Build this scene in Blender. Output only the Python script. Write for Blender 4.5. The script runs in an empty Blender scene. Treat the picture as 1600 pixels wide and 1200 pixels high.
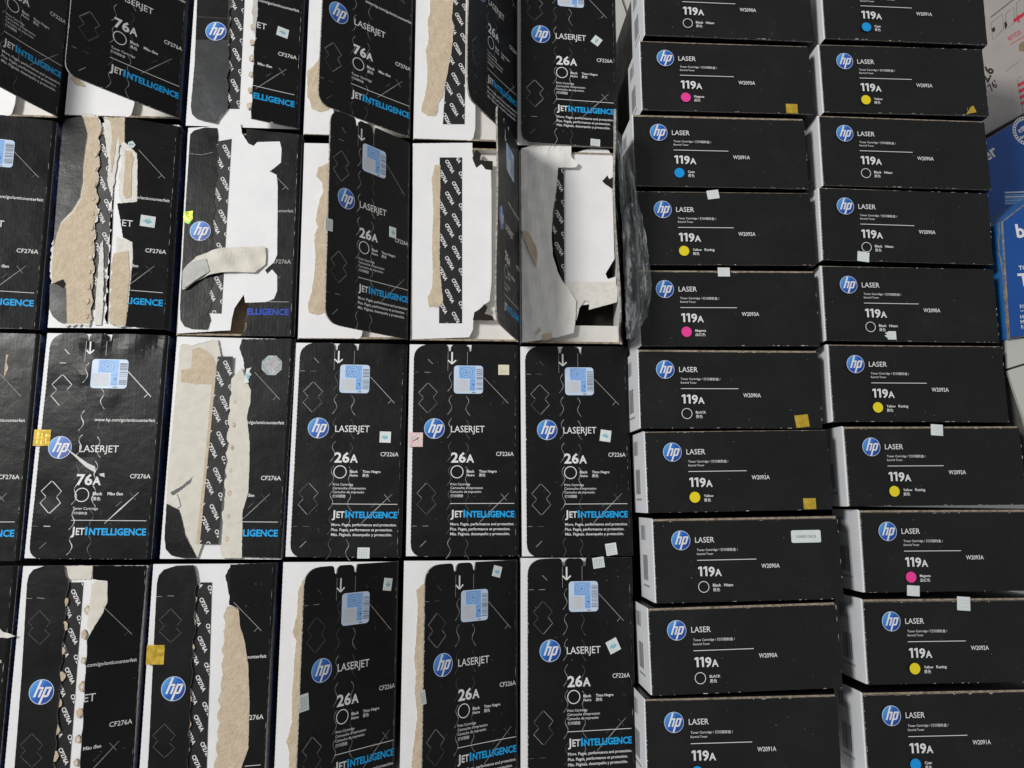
import bpy, bmesh, math, random
from mathutils import Vector, Matrix
from mathutils.geometry import tessellate_polygon
R = math.radians
SC = bpy.context.scene
COL = SC.collection

# ------------------------------------------------------------------ camera
CAM_ROT = Matrix(((0.9976663553591831, -0.0102157871800561, -0.06750911847014343),
                  (0.0, 0.9887433997539385, -0.14962115306006468),
                  (0.06827769316785724, 0.1492719904580732, 0.9864360240179597)))
CAM_LOC = Vector((0.0, 0.0, 0.7190981247876939))
FPX = 1200.0
cd = bpy.data.cameras.new('camera'); cam = bpy.data.objects.new('camera', cd); COL.objects.link(cam)
cam.matrix_world = Matrix.Translation(CAM_LOC) @ CAM_ROT.to_4x4()
cd.sensor_fit = 'HORIZONTAL'; cd.sensor_width = 36.0; cd.lens = 36.0 * FPX / 1600.0
cd.clip_start = 0.02; cd.clip_end = 100.0
SC.camera = cam

# ------------------------------------------------------------------ room light (indoor close-up)
w = bpy.data.worlds.new("World"); SC.world = w; w.use_nodes = True
bg = w.node_tree.nodes['Background']
bg.inputs[0].default_value = (0.97, 0.985, 1.0, 1); bg.inputs[1].default_value = 0.33
ld = bpy.data.lights.new('ceiling_lamp', 'AREA'); ld.shape = 'DISK'; ld.size = 0.5; ld.energy = 49
ld.color = (1.0, 0.985, 0.95)
lo = bpy.data.objects.new('ceiling_lamp', ld); COL.objects.link(lo)
lo.location = (-1.42, 0.72, 1.82)
lo.rotation_euler = (Vector((1.9, -0.1, 0)) - lo.location).to_track_quat('-Z', 'Y').to_euler()
SC.view_settings.view_transform = 'Standard'; SC.view_settings.look = 'None'
SC.view_settings.exposure = 0.0; SC.view_settings.gamma = 1.0
SC.render.engine = 'CYCLES'
SC.cycles.max_bounces = 6; SC.cycles.transparent_max_bounces = 12

FLOOR_Z = -0.36

# ------------------------------------------------------------------ materials
MATS = {}
def nt(m): return m.node_tree.nodes, m.node_tree.links
def base_mat(name, col, rough=0.5, spec=0.5):
    m = bpy.data.materials.new(name); m.use_nodes = True
    b = m.node_tree.nodes['Principled BSDF']
    b.inputs['Base Color'].default_value = (*col, 1); b.inputs['Roughness'].default_value = rough
    b.inputs['Specular IOR Level'].default_value = spec
    MATS[name] = m
    return m, b
def coords(m, scale=(1, 1, 1)):
    n, l = nt(m)
    tc = n.new('ShaderNodeTexCoord'); mp = n.new('ShaderNodeMapping')
    mp.inputs['Scale'].default_value = scale
    l.new(tc.outputs['Object'], mp.inputs[0]); return mp.outputs[0]
def noise(m, vec, scale, detail=4, rough=0.6):
    n, l = nt(m); t = n.new('ShaderNodeTexNoise')
    t.inputs['Scale'].default_value = scale; t.inputs['Detail'].default_value = detail; t.inputs['Roughness'].default_value = rough
    l.new(vec, t.inputs['Vector']); return t.outputs['Fac']
def ramp(m, fac, stops):
    n, l = nt(m); r = n.new('ShaderNodeValToRGB'); l.new(fac, r.inputs[0])
    e = r.color_ramp.elements
    while len(e) < len(stops): e.new(0.5)
    for i, (p, c) in enumerate(stops): e[i].position = p; e[i].color = (*c, 1) if len(c) == 3 else c
    return r.outputs[0]
def bump(m, b, height, strength=0.3, dist=0.001, prev=None):
    n, l = nt(m); k = n.new('ShaderNodeBump')
    k.inputs['Strength'].default_value = strength; k.inputs['Distance'].default_value = dist
    l.new(height, k.inputs['Height'])
    if prev: l.new(prev, k.inputs['Normal'])
    l.new(k.outputs[0], b.inputs['Normal']); return k.outputs[0]

def black_print(name, r0, r1, tint=(0.0075, 0.0077, 0.0085), flute='X', wob=0.5, dust=0.03, spec=0.3):
    m, b = base_mat(name, tint, 0.4, spec); n, l = nt(m); v = coords(m)
    oi = n.new('ShaderNodeObjectInfo')
    add = n.new('ShaderNodeVectorMath'); add.operation = 'ADD'
    sc = n.new('ShaderNodeVectorMath'); sc.operation = 'SCALE'; sc.inputs['Scale'].default_value = 7.0
    cmb = n.new('ShaderNodeCombineXYZ'); l.new(oi.outputs['Random'], cmb.inputs[0]); l.new(oi.outputs['Random'], cmb.inputs[1])
    l.new(cmb.outputs[0], sc.inputs[0]); l.new(v, add.inputs[0]); l.new(sc.outputs[0], add.inputs[1]); v = add.outputs[0]
    l.new(ramp(m, noise(m, v, 26, 5, 0.65), [(0.3, (r0,) * 3), (0.75, (r1,) * 3)]), b.inputs['Roughness'])
    d = ramp(m, noise(m, v, 900, 2, 0.7), [(0.70, tint), (0.78, (dust, dust, dust * 0.95))])
    big = ramp(m, noise(m, v, 14, 5, .7), [(0.32, (0.6,) * 3), (0.58, (1.0,) * 3), (0.78, (1.8,) * 3)])
    mx = n.new('ShaderNodeMix'); mx.data_type = 'RGBA'; mx.blend_type = 'MULTIPLY'; mx.inputs[0].default_value = 1
    l.new(d, mx.inputs[6]); l.new(big, mx.inputs[7]); l.new(mx.outputs[2], b.inputs['Base Color'])
    wv = n.new('ShaderNodeTexWave'); wv.bands_direction = flute; wv.inputs['Scale'].default_value = 95
    wv.inputs['Distortion'].default_value = 1.5; wv.inputs['Detail'].default_value = 2
    l.new(v, wv.inputs['Vector'])
    k = bump(m, b, wv.outputs['Fac'], 0.018, 0.0006)
    k = bump(m, b, noise(m, v, 55, 4, 0.6), wob, 0.0012, k)
    bump(m, b, noise(m, v, 9, 2, 0.5), wob, 0.004, k)
    return m
black_print('black_print', 0.28, 0.50, (0.0075, 0.0077, 0.0085), wob=0.4, spec=0.2)
black_print('black_gloss', 0.27, 0.42, (0.011, 0.0115, 0.013), wob=0.40, dust=0.05, spec=0.13)
black_print('black_matte', 0.30, 0.55, (0.0075, 0.0077, 0.0082), flute='Y', wob=0.5, spec=0.34)
black_print('black_side', 0.3, 0.5, (0.006, 0.006, 0.008))
black_print('strip_black', 0.4, 0.55, (0.014, 0.014, 0.015), wob=0.4)
black_print('grey_sheen', 0.25, 0.42, (0.045, 0.047, 0.05), wob=0.5, dust=0.09)  # sheen on the torn strip, put into its base colour

m, b = base_mat('navy_side', (0.01, 0.015, 0.05), 0.35); v = coords(m)
nn, ll = nt(m)
ll.new(ramp(m, noise(m, v, 60, 5, 0.7), [(0.45, (0.006, 0.008, 0.018)), (0.6, (0.012, 0.025, 0.10)), (0.78, (0.16, 0.2, 0.32))]), b.inputs['Base Color'])
bump(m, b, noise(m, v, 40, 3), 0.4, 0.001)

def card(name, c0, c1, rough=0.6, bs=0.15, sc=60, bd=0.001, spec=0.3):
    m, b = base_mat(name, c0, rough, spec); n, l = nt(m); v = coords(m)
    l.new(ramp(m, noise(m, v, sc, 5, 0.65), [(0.3, c0), (0.72, c1)]), b.inputs['Base Color'])
    k = bump(m, b, noise(m, v, sc * 2.2, 5, 0.7), bs, bd)
    bump(m, b, noise(m, v, 12, 2), 0.35, 0.004, k)
card('white_card', (0.74, 0.74, 0.76), (0.80, 0.80, 0.81), 0.5, 0.08, 40)
card('white_side', (0.74, 0.76, 0.80), (0.80, 0.81, 0.84), 0.45, 0.08, 40)
card('inner_white', (0.62, 0.60, 0.57), (0.72, 0.70, 0.68), 0.6, 0.1, 40)
card('cream_paper', (0.60, 0.57, 0.50), (0.70, 0.67, 0.60), 0.75, 0.45, 90)
card('lining_paper', (0.74, 0.73, 0.70), (0.81, 0.80, 0.78), 0.7, 0.35, 60)
card('grey_paper', (0.42, 0.42, 0.40), (0.56, 0.56, 0.53), 0.7, 0.4, 140)
card('torn_edge', (0.62, 0.60, 0.56), (0.78, 0.76, 0.72), 0.8, 0.7, 200)
card('kraft', (0.53, 0.43, 0.31), (0.66, 0.555, 0.42), 0.85, 0.9, 110, 0.002)
card('kraft_dark', (0.24, 0.17, 0.11), (0.36, 0.27, 0.18), 0.85, 0.7, 130, 0.0015)
card('kraft_edge', (0.16, 0.115, 0.075), (0.50, 0.42, 0.32), 0.85, 0.8, 260, 0.0015)
card('worn_edge', (0.10, 0.085, 0.07), (0.62, 0.58, 0.52), 0.8, 0.8, 330, 0.0015)
card('void_shade', (0.012, 0.010, 0.009), (0.02, 0.016, 0.014), 0.9, 0.1, 40)  # near-black standing in for the shade inside holes and slots
card('floor_tile', (0.56, 0.55, 0.52), (0.62, 0.61, 0.58), 0.25, 0.05, 10, spec=0.5)
card('raised_tile', (0.50, 0.50, 0.47), (0.55, 0.55, 0.52), 0.3, 0.05, 10, spec=0.5)
card('grout', (0.10, 0.095, 0.09), (0.16, 0.15, 0.14), 0.9, 0.5, 200)
card('blue_card', (0.006, 0.065, 0.28), (0.008, 0.078, 0.32), 0.35, 0.06, 30, spec=0.4)
card('lit_blue_card', (0.02, 0.15, 0.46), (0.03, 0.18, 0.52), 0.35, 0.06, 30)  # the carton's blue made lighter for its lamp-facing side
card('carton_white', (0.42, 0.385, 0.36), (0.47, 0.43, 0.41), 0.55, 0.1, 40)
card('ink_white', (0.70, 0.70, 0.70), (0.78, 0.78, 0.78), 0.5, 0.0, 60)
card('ink_shaded', (0.34, 0.34, 0.34), (0.46, 0.46, 0.46), 0.5, 0.0, 60)
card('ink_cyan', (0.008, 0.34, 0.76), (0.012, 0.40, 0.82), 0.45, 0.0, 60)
card('ink_cyan_shaded', (0.006, 0.055, 0.42), (0.008, 0.07, 0.48), 0.45, 0.0, 60)
card('dot_magenta', (0.80, 0.045, 0.30), (0.84, 0.06, 0.34), 0.45, 0.0, 60)
card('dot_yellow', (0.76, 0.60, 0.015), (0.80, 0.66, 0.02), 0.45, 0.0, 60)
card('dot_cyan', (0.006, 0.28, 0.72), (0.01, 0.32, 0.76), 0.45, 0.0, 60)
card('ink_red', (0.62, 0.03, 0.07), (0.68, 0.05, 0.09), 0.5, 0.0, 60)
card('seal_red', (0.62, 0.25, 0.25), (0.68, 0.32, 0.32), 0.5, 0.0, 60)
card('ink_black', (0.02, 0.02, 0.022), (0.035, 0.035, 0.035), 0.5, 0.0, 60)
card('ink_grey', (0.10, 0.10, 0.11), (0.16, 0.16, 0.17), 0.5, 0.0, 60)
card('scuff', (0.20, 0.20, 0.20), (0.46, 0.46, 0.46), 0.6, 0.3, 500)
card('scuff_faint', (0.055, 0.055, 0.055), (0.15, 0.15, 0.15), 0.5, 0.3, 500)
card('scuff_bright', (0.5, 0.5, 0.5), (0.75, 0.75, 0.75), 0.5, 0.3, 300)
card('label_pale', (0.50, 0.62, 0.80), (0.60, 0.70, 0.86), 0.35, 0.05, 60)
card('label_blue', (0.05, 0.18, 0.55), (0.09, 0.25, 0.62), 0.35, 0.05, 120)
card('label_mid', (0.20, 0.40, 0.74), (0.27, 0.47, 0.80), 0.35, 0.05, 120)
card('label_grey', (0.52, 0.55, 0.60), (0.60, 0.62, 0.66), 0.4, 0.05, 90)
card('seal_white', (0.62, 0.68, 0.68), (0.74, 0.78, 0.77), 0.3, 0.3, 120)
card('seal_teal', (0.16, 0.45, 0.50), (0.35, 0.62, 0.66), 0.3, 0.2, 160)
card('seal_cream', (0.66, 0.62, 0.48), (0.74, 0.70, 0.56), 0.4, 0.2, 120)
card('seal_line', (0.28, 0.29, 0.29), (0.40, 0.41, 0.41), 0.5, 0.1, 90)
def foil(name, c0, c1, rough=0.3, metal=0.75):
    m, b = base_mat(name, c0, rough); n, l = nt(m); v = coords(m)
    b.inputs['Metallic'].default_value = metal
    l.new(ramp(m, noise(m, v, 160, 3, 0.6), [(0.38, c0), (0.62, c1)]), b.inputs['Base Color'])
    bump(m, b, noise(m, v, 170, 3), 0.5, 0.0012)
foil('gold_foil', (0.38, 0.25, 0.01), (0.62, 0.42, 0.03), 0.5, 0.2)
foil('gold_crease', (0.60, 0.42, 0.03), (0.75, 0.6, 0.2), 0.25, 0.6)
foil('rainbow_foil', (0.75, 0.62, 0.55), (0.80, 0.55, 0.62), 0.4, 0.3)
foil('green_foil', (0.12, 0.42, 0.06), (0.60, 0.48, 0.04), 0.35, 0.4)
foil('silver_seal', (0.22, 0.28, 0.30), (0.34, 0.36, 0.37), 0.45, 0.2)
m, b = base_mat('logo_blue', (0.02, 0.12, 0.5), 0.4); n, l = nt(m)       # printed blue fade of the round emblem
tc = n.new('ShaderNodeAttribute'); tc.attribute_name = 'fade'
l.new(ramp(m, tc.outputs['Fac'], [(0.0, (0.006, 0.035, 0.24)), (0.55, (0.012, 0.11, 0.48)), (1.0, (0.10, 0.38, 0.78))]), b.inputs['Base Color'])
# plastic film
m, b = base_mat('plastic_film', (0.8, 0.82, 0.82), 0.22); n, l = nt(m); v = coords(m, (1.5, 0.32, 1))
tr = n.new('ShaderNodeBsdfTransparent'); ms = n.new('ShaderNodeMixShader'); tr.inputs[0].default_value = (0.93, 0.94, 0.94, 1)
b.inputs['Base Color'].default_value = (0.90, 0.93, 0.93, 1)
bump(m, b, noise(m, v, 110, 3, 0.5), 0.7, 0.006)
l.new(ramp(m, noise(m, v, 75, 6, 0.7), [(0.42, (0.10,) * 3), (0.54, (0.24,) * 3), (0.61, (0.85,) * 3), (0.70, (1.0,) * 3)]), ms.inputs[0])  # whitened folds as opaque streaks, standing in for sharp highlights
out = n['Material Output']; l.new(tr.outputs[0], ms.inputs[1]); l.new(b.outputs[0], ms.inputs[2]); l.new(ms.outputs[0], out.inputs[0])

# ------------------------------------------------------------------ geometry helpers (millimetres in, metres out)
MM = 0.001
def inside(p, poly):
    x, y = p; c = False; j = len(poly) - 1
    for i in range(len(poly)):
        xi, yi = poly[i]; xj, yj = poly[j]
        if (yi > y) != (yj > y) and x < (xj - xi) * (y - yi) / (yj - yi) + xi: c = not c
        j = i
    return c
TXT = {}
def text_mesh(s, bold):
    key = (s, bold)
    if key in TXT: return TXT[key]
    cu = bpy.data.curves.new('lettering', 'FONT'); cu.body = s; cu.resolution_u = 2; cu.offset = bold
    o = bpy.data.objects.new('lettering', cu); COL.objects.link(o)
    bpy.context.view_layer.update()
    me = bpy.data.meshes.new_from_object(o.evaluated_get(bpy.context.evaluated_depsgraph_get()))
    V = [(q.co.x, q.co.y) for q in me.vertices]; F = [tuple(p.vertices) for p in me.polygons]
    bpy.data.objects.remove(o); bpy.data.curves.remove(cu); bpy.data.meshes.remove(me)
    xs = [q[0] for q in V]; ys = [q[1] for q in V]
    TXT[key] = (V, F, min(xs), max(xs), min(ys), max(ys)); return TXT[key]

class MB:
    def __init__(s): s.V = []; s.F = []; s.M = []; s.mats = []; s.fade = {}
    def mi(s, m):
        if m not in s.mats: s.mats.append(m)
        return s.mats.index(m)
    def face(s, pts, m):
        k = len(s.V); s.V += [tuple(p) for p in pts]; s.F.append(list(range(k, k + len(pts)))); s.M.append(s.mi(m))
    def poly(s, pts, z, m): s.face([(x, y, z) for x, y in pts], m)
    def rect(s, x0, y0, x1, y1, z, m): s.poly([(x0, y0), (x1, y0), (x1, y1), (x0, y1)], z, m)
    def prism(s, pts, z1, z0, mt, ms, mb=None):
        a = sum(pts[i - 1][0] * pts[i][1] - pts[i][0] * pts[i - 1][1] for i in range(len(pts)))
        if a < 0: pts = pts[::-1]
        k = len(s.V); n = len(pts)
        s.V += [(x, y, z1) for x, y in pts] + [(x, y, z0) for x, y in pts]
        s.F.append(list(range(k, k + n))); s.M.append(s.mi(mt))
        s.F.append(list(range(k + 2 * n - 1, k + n - 1, -1))); s.M.append(s.mi(mb or mt))
        e = s.mi(ms)
        for i in range(n):
            j = (i + 1) % n
            s.F.append([k + i, k + n + i, k + n + j, k + j]); s.M.append(e)
    def ribbon(s, pts, wd, z, m):
        n = len(pts); L = []; Rr = []
        for i, (x, y) in enumerate(pts):
            a = pts[max(i - 1, 0)]; c = pts[min(i + 1, n - 1)]
            dx, dy = c[0] - a[0], c[1] - a[1]; d = math.hypot(dx, dy) or 1
            h = wd[i] / 2 if isinstance(wd, list) else wd / 2
            L.append((x - dy / d * h, y + dx / d * h, z)); Rr.append((x + dy / d * h, y - dx / d * h, z))
        for i in range(n - 1): s.face([Rr[i], Rr[i + 1], L[i + 1], L[i]], m)
    def ring(s, cx, cy, r, wd, z, m, n=40, a0=0, a1=360):
        s.ribbon([(cx + r * math.cos(R(a0 + (a1 - a0) * i / n)), cy + r * math.sin(R(a0 + (a1 - a0) * i / n))) for i in range(n + 1)], wd, z, m)
    def disc(s, cx, cy, r, z, m, n=40):
        s.poly([(cx + r * math.cos(2 * math.pi * i / n), cy + r * math.sin(2 * math.pi * i / n)) for i in range(n)], z, m)
    def text(s, t, x, y, m, width=None, cap=None, bold=0.0, z=0.25, rot=0, height=None):
        V, F, x0, x1, y0, y1 = text_mesh(t, bold)
        if width is not None: sx = width / (x1 - x0)
        else: sx = None
        if cap is not None:
            cv = text_mesh('E', bold); sy = cap / (cv[5] - cv[4])
        else: sy = sx
        if sx is None: sx = sy
        c, q = math.cos(R(rot)), math.sin(R(rot)); k = len(s.V); e = s.mi(m)
        for vx, vy in V:
            lx, ly = (vx - x0) * sx, vy * sy
            s.V.append((x + lx * c - ly * q, y + lx * q + ly * c, z))
        for f in F: s.F.append([k + i for i in f]); s.M.append(e)
        return (x1 - x0) * sx
    def build(s, name, parent=None, xf=None, clip=None, cuts=(), loc=None, mesh_only=False):
        bm = bmesh.new(); vs = [bm.verts.new(p) for p in s.V]; bm.verts.ensure_lookup_table()
        for f, mi in zip(s.F, s.M):
            try: fc = bm.faces.new([vs[i] for i in f]); fc.material_index = mi
            except ValueError: pass
        bm.normal_update()
        if clip or cuts: bmesh.ops.triangulate(bm, faces=bm.faces[:], ngon_method='EAR_CLIP')
        for ax, val in cuts:
            co = (val, 0, 0) if ax == 'x' else (0, val, 0); no = (1, 0, 0) if ax == 'x' else (0, 1, 0)
            bmesh.ops.bisect_plane(bm, geom=bm.verts[:] + bm.edges[:] + bm.faces[:], plane_co=co, plane_no=no)
        if clip:
            kill = [f for f in bm.faces if not clip(f.calc_center_median())]
            bmesh.ops.delete(bm, geom=kill, context='FACES')
        for v_ in bm.verts:
            p = xf(*v_.co) if xf else v_.co
            v_.co = (p[0] * MM, p[1] * MM, p[2] * MM)
        me = bpy.data.meshes.new(name); bm.to_mesh(me); bm.free()
        for mm_ in s.mats: me.materials.append(MATS[mm_])
        if s.fade:
            at = me.attributes.new('fade', 'FLOAT', 'POINT')
            cx, cy, r = s.fade['c']
            for i, p in enumerate(s.V[:len(me.vertices)]):
                at.data[i].value = max(0, min(1, 0.5 + 0.5 * (-0.75 * (p[0] - cx) + 0.55 * (p[1] - cy)) / r))
        if mesh_only: return me
        return link(name, me, parent, loc)
def link(name, me, parent=None, loc=None):
    o = bpy.data.objects.new(name, me); COL.objects.link(o)
    if parent: o.parent = parent
    if loc: o.location = loc
    if name in ('die_cut_lines', 'worn_spots', 'strip_lettering', 'printed_barcode'): o['kind'] = 'stuff'
    return o
def empty(name, loc, rz=0):
    o = bpy.data.objects.new(name, None); COL.objects.link(o); o.location = loc; o.rotation_euler = (0, 0, rz)
    o.empty_display_size = 0.02
    return o
def tag(o, label, cat, group=None):
    o['label'] = label; o['category'] = cat
    if group: o['group'] = group
    return o
def jag(pts, step=1.4, amp=0.35, seed=0, closed=True):
    rnd = random.Random(seed); o = []
    for i in range(len(pts) - (0 if closed else 1)):
        a, c = pts[i], pts[(i + 1) % len(pts)]; d = math.hypot(c[0] - a[0], c[1] - a[1]); n = max(1, int(d / step))
        for k in range(n):
            t = k / n; j = amp if k else amp * 0.3
            o.append((a[0] + (c[0] - a[0]) * t + rnd.uniform(-j, j), a[1] + (c[1] - a[1]) * t + rnd.uniform(-j, j)))
    return o
def scal(a, c, n, amp, m=8):
    """scalloped line from a to c: n rounded bites to the left of the direction"""
    dx, dy = c[0] - a[0], c[1] - a[1]; d = math.hypot(dx, dy); nx, ny = -dy / d, dx / d; o = []
    rnd = random.Random(int(a[0] * 13 + c[1] * 7 + n)); ks = [rnd.uniform(.35, .85) for _ in range(n + 1)]; sk = [rnd.uniform(.6, 1.7) for _ in range(n + 1)]
    for i in range(n * m + 1):
        t = i / (n * m); q = t * n; k = min(int(q), n - 1); f_ = (q - k) ** sk[k]
        h = amp * ks[k] * (max(0.0, 1 - abs(2 * f_ - 1)) ** .75) + (rnd.uniform(-.09, .09) * abs(amp) if 0 < i < n * m else 0)
        o.append((a[0] + dx * t + nx * h, a[1] + dy * t + ny * h))
    return o
def serr(a, c, step=1.9, amp=0.3):
    dx, dy = c[0] - a[0], c[1] - a[1]; d = math.hypot(dx, dy); n = max(2, int(d / step)); nx, ny = -dy / d, dx / d
    return [(a[0] + dx * i / n + nx * amp * (i % 2), a[1] + dy * i / n + ny * amp * (i % 2)) for i in range(n + 1)]
def arc(cx, cy, rx, ry, a0, a1, n=7):
    return [(cx + rx * math.cos(R(a0 + (a1 - a0) * i / n)), cy + ry * math.sin(R(a0 + (a1 - a0) * i / n))) for i in range(n + 1)]
def rrect(x0, y0, x1, y1, r, n=5):
    return (arc(x1 - r, y1 - r, r, r, 0, 90, n) + arc(x0 + r, y1 - r, r, r, 90, 180, n)
            + arc(x0 + r, y0 + r, r, r, 180, 270, n) + arc(x1 - r, y0 + r, r, r, 270, 360, n))

# ------------------------------------------------------------------ where a point of the photo lies on a real surface
def ray(px, py): return CAM_ROT @ Vector(((px - 800) / FPX, -(py - 600) / FPX, -1.0))
def hit(px, py, z):
    d = ray(px, py); return CAM_LOC + d * ((z - CAM_LOC.z) / d.z)
DIM = {'26': (104.0, 198.2), '76': (109.0, 204.3), '119': (179.5, 77.8)}
TALL = 0.04                                                          # the flat boxes stand this much higher
class Box:
    def __init__(s, key, kind, cx, cy, deg, lift=0.0):
        s.key, s.kind = key, kind; s.W, s.H = DIM[kind]; a = R(deg); s.a = a
        s.z0 = TALL if kind == '119' else 0.0; s.k = (CAM_LOC.z - s.z0) / CAM_LOC.z; cx *= s.k; cy *= s.k
        ca, sa = math.cos(a), math.sin(a); hw, hh = s.W / 2 * MM * s.k, s.H / 2 * MM * s.k
        s.o = Vector((cx - hw * ca + hh * sa, cy - hw * sa - hh * ca, 0))
        s.lift = R(lift)
        s.root = empty('toner_box', (s.o.x, s.o.y, FLOOR_Z), a)
        s.root.scale = (s.k, s.k, 1)
        s.top = s.z0 - FLOOR_Z                                            # local z of the top plane, metres
    def loc(s, px, py, z=0.0):                                      # photo point -> mm on the face plane z (mm)
        p = (hit(px, py, s.z0 + z * MM) - s.o) / s.k; ca, sa = math.cos(s.a), math.sin(s.a)
        return ((p.x * ca + p.y * sa) / MM, (-p.x * sa + p.y * ca) / MM)
    def L(s, pts, z=0.0): return [s.loc(x, y, z) for x, y in pts]
    def fl(s, px, py):                                              # photo point -> mm on the lifted flap
        ca, sa = math.cos(s.a), math.sin(s.a)
        d = ray(px, py); d = Vector((d.x * ca + d.y * sa, -d.x * sa + d.y * ca, d.z))
        c = CAM_LOC - s.o; c = Vector((c.x * ca + c.y * sa, -c.x * sa + c.y * ca, c.z)) / MM
        pv = Vector((s.W, 0, -1.5)); n = Vector((math.sin(s.lift), 0, math.cos(s.lift)))
        pv = pv + n * 1.5
        t = (pv - c).dot(n) / d.dot(n); q = c + d * t - pv
        return (s.W + q.x * math.cos(s.lift) - q.z * math.sin(s.lift), q.y)
    def FL(s, pts): return [s.fl(*p) for p in pts]
    def part(s, mb, name, **k): return mb.build(name, s.root, loc=(0, 0, s.top), **k)

# ------------------------------------------------------------------ carton bodies
def carton(bx, side_r, side_l, hollow=True, rim='kraft_edge', band=0):
    W, H = bx.W - 0.6, bx.H - 0.6; x0, y0 = 0.3, 0.3; zt = -3.2 if hollow else -1.6; zb = -bx.top / MM + 0.3; t = 2.6
    mb = MB(); r = 1.6
    O = [(x0, y0), (x0 + W, y0), (x0 + W, y0 + H), (x0, y0 + H)]
    I = [(x0 + t, y0 + t), (x0 + W - t, y0 + t), (x0 + W - t, y0 + H - t), (x0 + t, y0 + H - t)]
    C = [(x0 + r * .5, y0 + r * .5), (x0 + W - r * .5, y0 + r * .5), (x0 + W - r * .5, y0 + H - r * .5), (x0 + r * .5, y0 + H - r * .5)]
    sm = ['black_side', side_r, 'black_side', side_l]
    zi = -70.0 if hollow else -4.0
    for i in range(4):
        j = (i + 1) % 4
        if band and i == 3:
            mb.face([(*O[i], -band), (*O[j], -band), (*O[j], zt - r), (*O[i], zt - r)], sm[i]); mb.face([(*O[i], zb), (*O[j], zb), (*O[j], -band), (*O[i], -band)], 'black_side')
        else: mb.face([(*O[i], zb), (*O[j], zb), (*O[j], zt - r), (*O[i], zt - r)], sm[i])
        mb.face([(*O[i], zt - r), (*O[j], zt - r), (*C[j], zt), (*C[i], zt)], sm[i])
        mb.face([(*C[i], zt), (*C[j], zt), (*I[j], zt), (*I[i], zt)], rim)
        mb.face([(*I[i], zt), (*I[j], zt), (*I[j], zi), (*I[i], zi)], 'inner_white')
    mb.poly(I, zi, 'inner_white'); mb.poly(O[::-1], zb, 'kraft')
    return bx.part(mb, 'carton')

# ------------------------------------------------------------------ print
def logo_mb(cx, cy, r):
    mb = MB(); z = 0.25
    n = 48
    for i in range(n):                                             # fan so that the fade attribute interpolates
        a0, a1 = 2 * math.pi * i / n, 2 * math.pi * (i + 1) / n
        mb.face([(cx, cy, z), (cx + r * math.cos(a0), cy + r * math.sin(a0), z), (cx + r * math.cos(a1), cy + r * math.sin(a1), z)], 'logo_blue')
    mb.fade = {'c': (cx, cy, r)}
    mb.ring(cx, cy, r * 0.985, r * 0.05, z + 0.05, 'label_pale', 48)
    sl = 0.36; z2 = z + 0.12; wd = r * 0.20
    def P(u, v): return (cx + r * (u + sl * v), cy + r * v)
    def slab(u0, u1, v0, v1): mb.poly([P(u0, v0), P(u1, v0), P(u1, v1), P(u0, v1)], z2, 'ink_white')
    # h : tall stem up to the rim, arch, right leg
    slab(-0.50, -0.31, -0.42, 0.92)
    slab(-0.12, 0.06, -0.42, 0.20)
    mb.poly([P(-0.31, 0.40), P(-0.04, 0.40), P(0.03, 0.36), P(0.06, 0.28), P(0.06, 0.18), P(-0.12, 0.18), P(-0.12, 0.24), P(-0.31, 0.24)], z2, 'ink_white')
    # p : bowl and stem down to the rim
    slab(0.16, 0.34, -0.94, 0.40)
    mb.poly([P(0.34, 0.40), P(0.62, 0.40), P(0.69, 0.36), P(0.72, 0.28), P(0.53, 0.24), P(0.34, 0.24)], z2, 'ink_white')
    slab(0.53, 0.72, -0.28, 0.28)
    mb.poly([P(0.34, -0.26), P(0.53, -0.26), P(0.72, -0.28), P(0.69, -0.37), P(0.60, -0.42), P(0.34, -0.42)], z2, 'ink_white')
    return mb
def fit(mb, t, x0, x1, y, m, bold=0.0, cap=None): mb.text(t, x0, y, m, width=x1 - x0, cap=cap, bold=bold)
def one(mb, x, y, h, wd, z=0.25):
    mb.poly([(x, y), (x + wd, y), (x + wd, y + h), (x - wd * .15, y + h), (x - wd * .95, y + h * .90), (x - wd * .95, y + h * .72), (x, y + h * .80)], z, 'ink_white')
def jetint(mb, x0, x1, x2, x3, y, hb, hs):
    u = (x1 - x0)
    fit(mb, 'J', x0 + 0.2, x0 + u * 0.28, y, 'ink_white', 0.022, hb)
    fit(mb, 'ET', x0 + u * 0.38, x1, y, 'ink_white', 0.022, hs)
    u = x3 - x2
    fit(mb, 'I', x2, x2 + u * 0.036, y, 'ink_cyan', 0.03, hb)
    fit(mb, 'NTELLIGENCE', x2 + u * 0.062, x3, y, 'ink_cyan', 0.034, hs)
class PrintSet:
    def __init__(s): s.d = {}
    def __call__(s, n): return s.d.setdefault('printed_' + n if not n.startswith('printed') else n, MB())
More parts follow.
